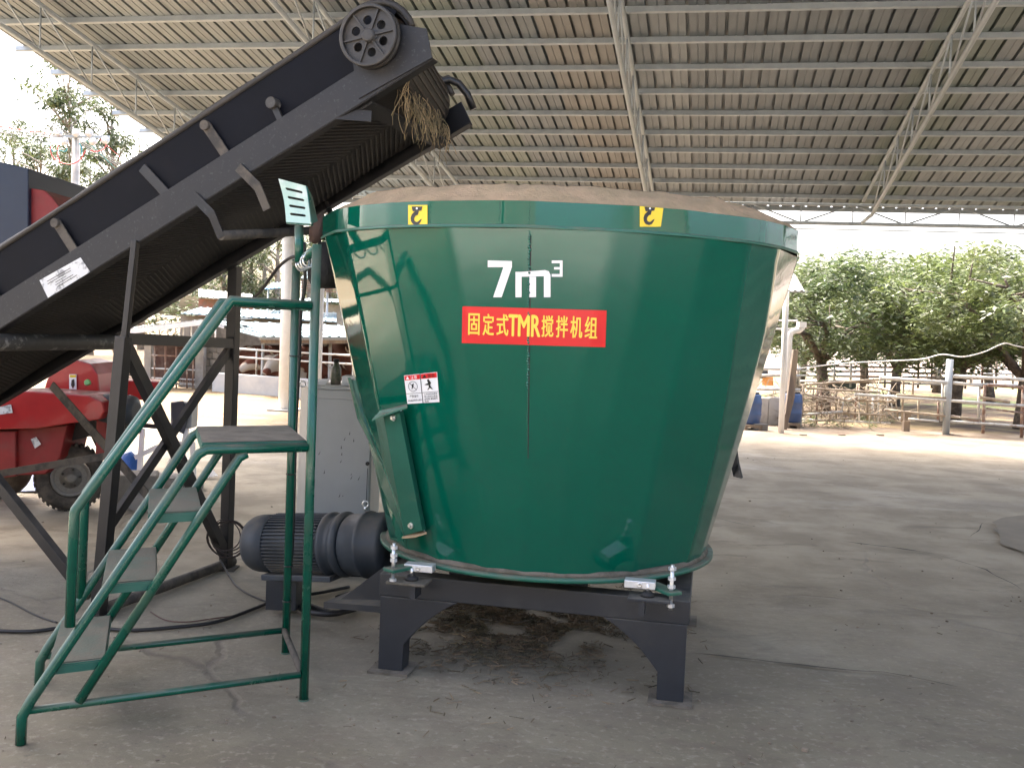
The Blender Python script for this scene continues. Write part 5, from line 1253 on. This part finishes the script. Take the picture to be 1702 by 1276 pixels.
def fruit_tree(x, y, h, R, trunk_h, lab, mk, seed, zlow=1.0, lean=(0, 0), npc=130, ncl=70, group='fruit trees behind the pens', leaf=.17):
    rs = random.Random(seed); np.random.seed(seed)
    t = thing('fruit_tree', (x, y, 0), lab, 'tree', group, local=True)
    fork = Vector((lean[0] * .5, lean[1] * .5, trunk_h)); mbt = MB(); mbt.tube([(0, 0, -.05), (lean[0] * .2, 0, trunk_h * .5), fork], [.17, .13, .12], 10)
    tr = mbt.build('trunk', M['bark'], t); br = MB(); cent = []; rr = []
    nb = 8
    for k in range(nb):
        a = 2 * math.pi * k / nb + rs.uniform(-.3, .3); out = R * rs.uniform(.5, .85); e = Vector((fork.x + out * math.cos(a), fork.y + out * math.sin(a), zlow + (h - zlow) * rs.uniform(.30, .75)))
        mid = fork.lerp(e, .5) + Vector((rs.uniform(-.2, .2), rs.uniform(-.2, .2), .25))
        br.tube([fork, mid, e], [.075, .05, .02], 7)
        for q in range(3):
            e2 = e + Vector((rs.uniform(-.8, .8), rs.uniform(-.8, .8), rs.uniform(-.2, .8))); br.tube([mid.lerp(e, .4 + .2 * q), e2], [.03, .01], 5)
    br.build('branches', M['bark'], tr)
    for k in range(ncl):
        while True:
            p = np.array([rs.uniform(-1, 1), rs.uniform(-1, 1), rs.uniform(-1, 1)]); q = np.linalg.norm(p)
            if .5 < q < 1 or (q < .5 and rs.random() < .15): break
        zc = (h + zlow) / 2; hz_ = (h - zlow) / 2
        cent.append((fork.x + p[0] * R * (1 - .12 * (p[2] < -.5)), fork.y + p[1] * R, zc + p[2] * hz_ * .92 + rs.uniform(-.15, .2))); rr.append(rs.uniform(.34, .62))
    V, F = leaf_cloud(cent, np.array(rr), npc, 1, leaf)
    np_mesh('crown', V, F, M['leaf'][mk], t)
    return t
FT = [  # px centre, distance, py top, half width in metres, ...
    (1375, 22.5, 405, 2.3, 1, 'rounded fruit tree nearest the neighbour pipes, left end of the orchard'),
    (1490, 26.0, 402, 2.4, 0, 'darker fruit tree set back between the first and the tall right tree'),
    (1590, 21.5, 402, 2.3, 2, 'fruit tree behind the grey fence post with low spreading crown'),
    (1705, 20.2, 372, 2.6, 0, 'tallest fruit tree at the right edge, right of the fence post'),
    (1440, 31.0, 420, 2.8, 1, 'far fruit tree seen through the gap over the pen rails'),
    (1330, 28.0, 425, 2.6, 0, 'fruit tree partly hidden behind the tank edge and the neighbour roof'),
    (1650, 29.0, 398, 3.0, 1, 'far fruit tree behind the tallest one'),
    (1560, 34.0, 408, 3.0, 2, 'farthest fruit tree in the middle of the orchard')]
for k, (px, Y, pt, R_, mk, lab) in enumerate(FT):
    p = at(px, 600, Y); h = at(px, pt, Y).z - .25
    fruit_tree(p.x, Y, h, R_, .95 if k % 2 else 1.1, lab, mk, 20 + k, zlow=.9 + (.1 if k in (0, 1) else 0), lean=(random.uniform(-.3, .3), 0), ncl=84 if k < 4 else 60, npc=150 if k < 4 else 110, leaf=.16 if k < 4 else .2)
# plastic-wrapped leaning trunks near the pipes
# ------------------------------------------------------------------ gum trees and pole on the far left
def gum(px, Y, ptop, pbase_x, lab, seed, ncl=26, R_=2.2, npc=90, leaf=.3, group='gum trees beyond the barns', low=.45):
    rs = random.Random(seed); np.random.seed(seed); top = at(px, ptop, Y); x0 = at(pbase_x, 540, Y).x; h = top.z
    t = thing('gum_tree', (x0, Y, -.9 if x0 < 0 else 0), lab, 'tree', group, local=True); dxx = top.x - x0; h += .9
    tr = MB().tube([(0, 0, 0), (dxx * .3, 0, h * .35), (dxx * .7, 0, h * .7), (dxx, 0, h * .97)], [.24, .18, .11, .03], 8).build('trunk', M['pale_bark'], t)
    br = MB(); cent = []; rr = []
    for k in range(ncl):
        f = rs.uniform(low, 1.0); base = Vector((dxx * f, 0, h * (f - .10))); a = rs.uniform(0, 6.28); out = R_ * rs.uniform(.2, 1) * (1.15 - .75 * abs(f - .72) / .3 * .6)
        e = Vector((dxx * f + out * math.cos(a), out * math.sin(a), h * f * 1.0 + rs.uniform(-.2, .4))); br.tube([base, base.lerp(e, .6) + Vector((0, 0, .15)), e], [.05, .03, .012], 5)
        cent.append(tuple(e)); rr.append(rs.uniform(.45, .95))
        if rs.random() < .5: cent.append((e.x + rs.uniform(-.7, .7), e.y + rs.uniform(-.5, .5), e.z + rs.uniform(-.5, .5))); rr.append(rs.uniform(.35, .6))
    br.build('branches', M['pale_bark'], tr)
    V, F = leaf_cloud(cent, np.array(rr), npc, 1, leaf, droop=.9, narrow=.3); np_mesh('crown', V, F, M['gum_leaf'], t)
gum(112, 46, 122, 150, 'tallest gum tree directly behind the concrete utility pole', 51, ncl=44, R_=3.3, low=.4)
gum(22, 62, 205, 30, 'gum tree at the far left edge above the blue hopper', 52, R_=3.2)
gum(185, 50, 150, 196, 'slim gum tree right of the utility pole', 53, ncl=26, R_=2.4)
gum(68, 58, 235, 66, 'low gum tree between the left-edge tree and the pole', 54, R_=3.0, low=.2)
gum(232, 55, 225, 236, 'small gum tree nearest the conveyor belt edge', 55, R_=2.6, low=.2)
gum(150, 60, 250, 150, 'bushy gum tree low behind the pole', 56, ncl=34, R_=3.4, low=.15)
gum(205, 66, 262, 205, 'pale gum tree low down right of the pole', 57, ncl=34, R_=3.4, low=.15)
for k, (x, yt, lab) in enumerate(((395, 395, 'gum tree left of the black conveyor leg'), (418, 380, 'gum tree just right of the black conveyor leg'), (440, 390, 'gum tree left of the big white column'), (462, 372, 'gum tree beside the big white column'), (515, 380, 'gum tree between the green stair posts'), (548, 388, 'gum tree between the stair post and the tank'), (372, 410, 'gum tree in the corner under the conveyor belt'))):
    gum(x, 52 + 3 * (k % 3), yt, x, lab, 70 + k, ncl=20, R_=1.5, npc=60, low=.3, leaf=.26)
up_ = thing('utility_pole', (at(122, 330, 25).x, 25, 0), 'pale concrete utility pole with insulators and coloured wires left of the conveyor', 'utility pole')
pt = at(127, 215, 25)
MB().tube([(at(119, 600, 25).x, 25, -.9), (pt.x, 25, pt.z)], [.13, .09], 14).build('pole', M['concrete'], up_)
MB().bar(at(88, 227, 24.9), at(182, 228, 24.9), .06, .06).build('cross_arm', M['galv'], up_)
for x, y in ((107, 235), (154, 235), (175, 233), (97, 221), (148, 221), (126, 221)):
    c = at(x, y, 24.8); MB().lathe(c + Vector((0, .05, 0)), (0, -1, 0), [(0, .03), (.02, .095), (.05, .10), (.06, .05), (.10, .06), (.12, .04)], 14).build('insulator', M['insul'], up_)
def arc(pts, r, m, name='jumper_wire'):
    V = [at(x, y, 24.75) for x, y in pts]; P_ = []
    for i in range(len(V) - 1):
        p0, p1, p2, p3 = V[max(i - 1, 0)], V[i], V[i + 1], V[min(i + 2, len(V) - 1)]
        for k in range(5): t = k / 5; P_.append(.5 * ((2 * p1) + (p2 - p0) * t + (2 * p0 - 5 * p1 + 4 * p2 - p3) * t * t + (3 * p1 - p0 - 3 * p2 + p3) * t ** 3))
    MB().tube(P_ + [V[-1]], r, 5).build(name, m, up_)
arc([(84, 243), (86, 258), (96, 268), (116, 273), (133, 266), (142, 250)], .014, M['wire_red']); arc([(82, 240), (88, 252), (98, 250), (108, 252), (112, 246)], .012, M['wire_blue'])
arc([(98, 240), (95, 255), (100, 268)], .012, M['wire_red']); arc([(150, 250), (160, 252), (172, 248), (176, 242)], .014, M['wire_red']); arc([(132, 238), (136, 248), (135, 256)], .014, M['wire_blue'])
for k, (a_, b_) in enumerate((((-60, 200), (84, 224)), ((-60, 208), (100, 227)), ((-60, 215), (92, 229)))):
    tag(MB().tube([at(a_[0], a_[1], 22), at(*b_, 24.8)], .012, 5).build('overhead_wire', M['wire'] if k else M['wire_red']), ['topmost', 'middle', 'lowest'][k] + ' of the wires reaching the pole from the left edge', 'wire', 'wires left of the pole')
for k in range(3):
    tag(MB().tube([at(-60, 110 + 8 * k, 17), at(130, 232 + 3 * k, 27.5), at(330, 345 + 4 * k, 40)], .011, 5).build('overhead_wire', M['wire']), ['upper', 'middle', 'lower'][k] + ' of the grey wires slanting down across the gum trees to the conveyor', 'wire', 'slanting wires')
for k in range(4):
    tag(MB().tube([at(130 + 12 * k, 232, 24.9), at(215 + 18 * k, 320, 40)], .010, 5).build('service_wire', [M['wire'], M['wire_blue'], M['wire'], M['wire_red']][k]), ['first', 'second', 'third', 'fourth'][k] + ' thin wire from the left, dropping from the pole cross arm to the right', 'wire', 'wires right of the pole')
# ------------------------------------------------------------------ pens on the right
FY = 18.15
def tubeY(par, x0, y0, x1, y1, Y, r, m, name='rail', Y1=None, n=8): return MB().tube([at(x0, y0, Y), at(x1, y1, Y1 or Y)], r, n).build(name, m, par)
f1 = thing('pen_fence', gnd(1572, 722), 'front pen fence of galvanised and rusty pipe rails on the right', 'fence')
p = gnd(1572, 722); MB().tube([p, at(1579, 597, p.y)], .062, 14).build('post', M['galv'], f1)
pb = gnd(1505, 716); MB().obox(pb + Vector((0, 0, .16)), (.055, 0, 0), (0, .055, 0), (0, 0, .18)).build('stub_post', M['timber'], f1)
RA = [(1583, 625, 1760, 634, .032, 'galv_pipe'), (1462, 628, 1578, 636, .034, 'galv_pipe'), (1583, 636, 1632, 641, .028, 'galv_pipe'), (1420, 655, 1760, 678, .026, 'galv_pipe'), (1490, 656, 1582, 662, .02, 'bamboo'),
      (1470, 681, 1630, 697, .022, 'bamboo'), (1510, 696, 1560, 700, .018, 'galv_pipe'), (1576, 700, 1760, 712, .024, 'galv_pipe'), (1578, 690, 1628, 700, .018, 'rust_pipe'), (1628, 660, 1678, 668, .03, 'bamboo'), (1640, 678, 1700, 686, .016, 'rust_pipe'), (1642, 640, 1700, 644, .026, 'rust_pipe'), (1340, 645, 1462, 652, .02, 'bamboo'), (1576, 722, 1760, 740, .022, 'timber')]
for x0, y0, x1, y1, r, mk in RA: tubeY(f1, x0, y0, x1, y1, FY, r, M[mk])
for x, y0, y1, r, mk in ((1628, 641, 696, .026, 'galv_pipe'), (1567, 637, 700, .022, 'galv_pipe'), (1637, 640, 720, .03, 'rust_pipe'), (1701, 640, 728, .03, 'rust_pipe'), (1518, 630, 664, .02, 'bamboo'), (1502, 628, 700, .02, 'bamboo'), (1527, 662, 697, .02, 'bamboo'), (1560, 662, 700, .02, 'rust_pipe')):
    tubeY(f1, x, y0, x - (y1 - y0) * .04, y1, FY + .03, r, M[mk], 'upright')
tubeY(f1, 1495, 693, 1498, 701, FY, .02, M['galv_pipe'], 'upright')
f2 = thing('bamboo_fence', gnd(1440, 705), 'middle pen fence of thin weathered bamboo rails between the pipes and the post', 'fence')
rs = random.Random(5)
for x0, y0, x1, y1 in ((1316, 661, 1490, 668), (1318, 668, 1440, 664), (1330, 640, 1470, 630), (1318, 682, 1470, 690), (1318, 696, 1480, 703), (1320, 650, 1400, 672), (1345, 655, 1420, 668), (1380, 672, 1440, 655), (1324, 690, 1400, 684), (1440, 640, 1500, 655), (1330, 702, 1420, 694)):
    tubeY(f2, x0, y0, x1, y1, 19.0, rs.uniform(.012, .024), M[rs.choice(['bamboo', 'galv_pipe', 'bamboo'])], Y1=18.6)
for k in range(17):
    x = 1325 + k * 10.5 + rs.uniform(-3, 3); tubeY(f2, x + rs.uniform(-6, 6), rs.uniform(635, 662), x, rs.uniform(692, 706), 18.9, rs.uniform(.01, .022), M[rs.choice(['bamboo', 'rust_pipe', 'galv_pipe'])], 'upright')
f3 = thing('rear_pen_fence', gnd(1500, 655), 'rear pen fence of thin rails seen beneath the orchard crowns', 'fence')
for Y_, yy in ((27, 608), (27, 616), (27, 624), (25, 634)):
    for seg in range(5):
        x0 = 1330 + seg * 90; tubeY(f3, x0, yy + rs.uniform(-1, 1) + seg * 1.5, x0 + 92, yy + 1.5 + seg * 1.5, Y_, .025, M[rs.choice(['rust_pipe', 'galv_pipe', 'timber'])])
for k in range(16): x = 1335 + k * 27 + rs.uniform(-6, 6); p = at(x, 640, 26.5); tubeY(f3, x + 1, rs.uniform(590, 604), x, 642 + k * .4, 26.5, .03, M[rs.choice(['rust_pipe', 'timber', 'galv_pipe'])], 'post')
# pale standing posts in the field
for k, (x, y0, y1) in enumerate(((1560, 606, 628), (1615, 600, 640))):
    tag(tubeY(None, x, y0, x - 1, y1, 24, .035, M['white_paint'], 'marker_post'), ['pale thin post left of the grey fence post, under the trees', 'pale thin post right of the grey fence post, under the trees'][k], 'post', 'pale posts in the pens')
# sagging white hose over the pens
cable('hose', [at(1330, 612, 19), at(1400, 604, 19), at(1470, 600, 19), at(1530, 597, 18.5), at(1566, 589, 18.3), at(1600, 593, 18.2), at(1635, 585, 18.2), at(1668, 571, 18.2), at(1690, 575, 18.2), at(1760, 590, 18.0)], .011, M['white_paint'], 'sagging white hose strung above the pen rails', 'hose')
# neighbour lean-to with downpipes
nb = thing('neighbour_shelter', gnd(1306, 716), 'neighbour lean-to with grey sheet roof and white pipes beside the tank', 'shelter')
roof_sheets(nb, at(1240, 486, 18.7), at(1338, 486, 18.7), at(1240, 462, 20.5), at(1322, 458, 20.5), 3, M['grey_roof'])
p = gnd(1298, 720); MB().tube([p, at(1307, 484, p.y)], .05, 12).build('post', M['white_paint'], nb)
Yp = 18.3
MB().tube([Vector((at(1305, 716, Yp).x, Yp, .0)), at(1312, 562, Yp), at(1314, 553, Yp), at(1319, 550, Yp), at(1328, 549, Yp), at(1333, 545, Yp), at(1334, 536, Yp)], .055, 12).build('downpipe', M['white_paint'], nb)
MB().box(at(1326, 540, Yp).x, at(1338, 540, Yp).x, Yp - .1, Yp + .1, at(1332, 544, Yp).z, at(1332, 535, Yp).z).build('gutter_box', M['white_paint'], nb)
for y in (533, 547): MB().tube([at(1240, y - 1, Yp), at(1326, y, Yp)], .016, 6).build('water_pipe', M['white_paint'], nb)
for y in (613, 624, 647): MB().tube([at(1240, y - 1, Yp), at(1330, y + 1, Yp)], .026, 8).build('side_rail', M['galv_pipe'], nb)
MB().prism([Vector((at(1307, 722, 17.7).x, 17.7, 0)), Vector((at(1296, 722, 17.7).x, 17.7, 0)), at(1306, 685, 17.75), at(1319, 581, 17.9), at(1327, 581, 17.9), at(1321, 660, 17.8)], (0, .1, 0)).build('leaning_board', M['timber'], nb)
# low rendered wall under the rails
for k, (x0, x1) in enumerate(((1238, 1276), (1279, 1303))):
    w0, w1 = at(x0, 660, 18.6), at(x1, 700, 18.6); tag(MB().box(w0.x, w1.x, 18.6, 18.8, 0, w0.z).build('low_wall', M['concrete'], bevel=.01), ['low rendered wall section next to the tank edge', 'low rendered wall section behind the white pipes'][k], 'wall', 'low walls by the pipes')
w0, w1 = at(1318, 668, 18.5), at(1333, 700, 18.5); tag(MB().box(w0.x, w1.x, 18.5, 18.7, 0, w0.z).build('low_wall', M['concrete'], bevel=.01), 'low rendered wall stub right of the leaning board', 'wall', 'low walls by the pipes')
def barrel(px, Y, lab):
    p = at(px, 700, Y); t = thing('blue_barrel', (p.x, Y, .10), lab, 'barrel', 'blue plastic barrels', local=True)
    MB().lathe((0, 0, 0), (0, 0, 1), [(0, .16), (.02, .18), (.15, .19), (.17, .2), (.19, .19), (.34, .19), (.36, .2), (.38, .19), (.50, .175), (.52, .15)], 24).build('barrel_body', M['barrel'], t)
    MB().lathe((0, 0, .521), (0, 0, 1), [(0, .14), (.03, .14)], 20).build('lid', M['dark'], t)
    # plank platform
barrel(1246, 17.6, 'blue plastic barrel at the tank edge on a plank step'); barrel(1314, 18.3, 'blue plastic barrel behind the leaning board')
for k, (x0, x1) in enumerate(((1232, 1262), (1301, 1324))):
    Yk = (17.6, 18.3)[k]; a, b = at(x0, 700, Yk), at(x1, 700, Yk)
    tag(MB().box(a.x, b.x, Yk - .25, Yk + .25, .05, .095).box(a.x, a.x + .06, Yk - .25, Yk + .25, 0, .05).box(b.x - .06, b.x, Yk - .25, Yk + .25, 0, .05).build('plank_step', M['timber']), ['plank step under the barrel at the tank edge', 'plank step under the barrel behind the leaning board'][k], 'step', 'plank steps')
g_ = gnd(1262, 715); tag(MB().obox((g_.x, g_.y, .06), (.12, .02, 0), (-.02, .08, 0), (0, 0, .06)).build('stone_block', M['stone'], bevel=.015), 'mossy stone block between the two barrels', 'block')
p_ = at(1275, 655, 18.9); tag(rock((p_.x, 18.9, .8), (.12, .1, .14), M['orange'], 'orange_bag'), 'orange bag on the low wall beside the tank edge', 'bag')
p_ = at(1265, 628, 18.9); tag(MB().lathe((p_.x, 18.9, p_.z), (0, .2, 1), [(0, .1), (.02, .12), (.16, .13)], 16).build('grey_bucket', M['frame']), 'dark bucket on the low wall beside the orange bag', 'bucket')
for k in range(3):
    p_ = gnd((1335, 1399, 1463)[k], 724); m = MB().obox((p_.x, p_.y, .012), (.05, .01, 0), (-.01, .03, 0), (0, 0, .012))
    tag(m.build('dark_clod', M['pebble']), ['left', 'middle', 'right'][k] + ' of three dark clods on the sunlit ground before the bamboo fence', 'clod', 'dark clods')
# tangle of twigs on the fences
m = MB()
for k in range(260):
    x = rs.uniform(1316, 1480) if k < 200 else rs.uniform(1240, 1316); y = rs.uniform(640, 712); Y_ = rs.uniform(18.3, 19.6); a = at(x, y, Y_)
    if a.z < .02: continue
    q = a + Vector((rs.uniform(-.3, .3), rs.uniform(-.2, .2), rs.uniform(-.2, .25))); q2 = q + Vector((rs.uniform(-.25, .25), rs.uniform(-.2, .2), rs.uniform(-.2, .2)))
    m.tube([a, q, q2], [.009, .006, .003], 4, False)
tag(m.build('dry_brush', M['bamboo']), 'dry twigs and brush tangled along the bamboo fence', 'brush', kind='stuff')
# brown cow rests under the orchard are too small to tell; dark troughs instead
for k, (x, y) in enumerate(((1400, 648), (1565, 640))):
    p_ = gnd(x, y); tag(MB().box(p_.x - .45, p_.x + .45, p_.y, p_.y + .4, 0, .3).box(p_.x - .4, p_.x + .4, p_.y + .05, p_.y + .35, .301, .31).build('feed_trough', M['frame'], bevel=.02), ['dark feed trough in the left pen', 'dark feed trough behind the grey fence post'][k], 'trough', 'feed troughs')
# weeds at the foot of the fence
np.random.seed(3)
cent = []; rr = []
for k in range(26): p_ = gnd(rs.uniform(1320, 1480), rs.uniform(688, 712)); cent.append((p_.x, p_.y, .05)); rr.append(rs.uniform(.06, .16))
V, F = leaf_cloud(cent, np.array(rr), 40, 1, .07); V[:, 2] = np.maximum(V[:, 2], .005)
o = np_mesh('weeds', V, F, M['leaf'][0]); tag(o, 'low weeds growing along the foot of the bamboo fence', 'weeds', kind='stuff')
# far hedge line behind everything, both sides
np.random.seed(9)
def hedge(x0, x1, y, h, name, lab, n=150, m=None):
    cent = []; rr = []
    for k in range(n):
        x = x0 + (x1 - x0) * rs.random(); cent.append((x, y + rs.uniform(-3, 3), -1 + (h + 1) * rs.random() ** .8 * (.75 + .25 * math.sin(x * .3)))); rr.append(rs.uniform(.8, 1.8))
    V, F = leaf_cloud(cent, np.array(rr), 70, 1, .5); tag(np_mesh(name, V, F, m or M['gum_leaf']), lab, 'wood', kind='stuff')
hedge(-75, -6, 78, 9, 'distant_wood', 'distant pale wood behind the barns on the left', 190)
hedge(12, 90, 95, 7.0, 'distant_wood', 'distant wood beyond the orchard on the right', 170)
# ------------------------------------------------------------------ buildings added behind the camera, gaps set so the tank reflects walls and sky
for k, (x0, x1, h, lab) in enumerate(((-70, -9, 6.2, 'long low building added behind the viewer on the left for the tank reflections'), (-8, .9, 5.4, 'square building added behind the viewer for the tank reflections'), (4.2, 40, 5.6, 'long building added behind the viewer at far right for the tank reflections'))):
    bw = thing('added_building', ((x0 + x1) / 2, -12, 0), lab, 'building')
    MB().box(x0, x1, -17, -11.5, 0, h).build('wall', M['concrete_dark'], bw)
    MB().box(x0 - .4, x1 + .4, -17.4, -11.1, h, h + .15).build('roof', M['grey_roof'], bw)
    MB().box((x0 + x1) / 2 - .9, (x0 + x1) / 2 + .9, -11.52, -11.45, .0, 2.3).build('door', M['frame'], bw)
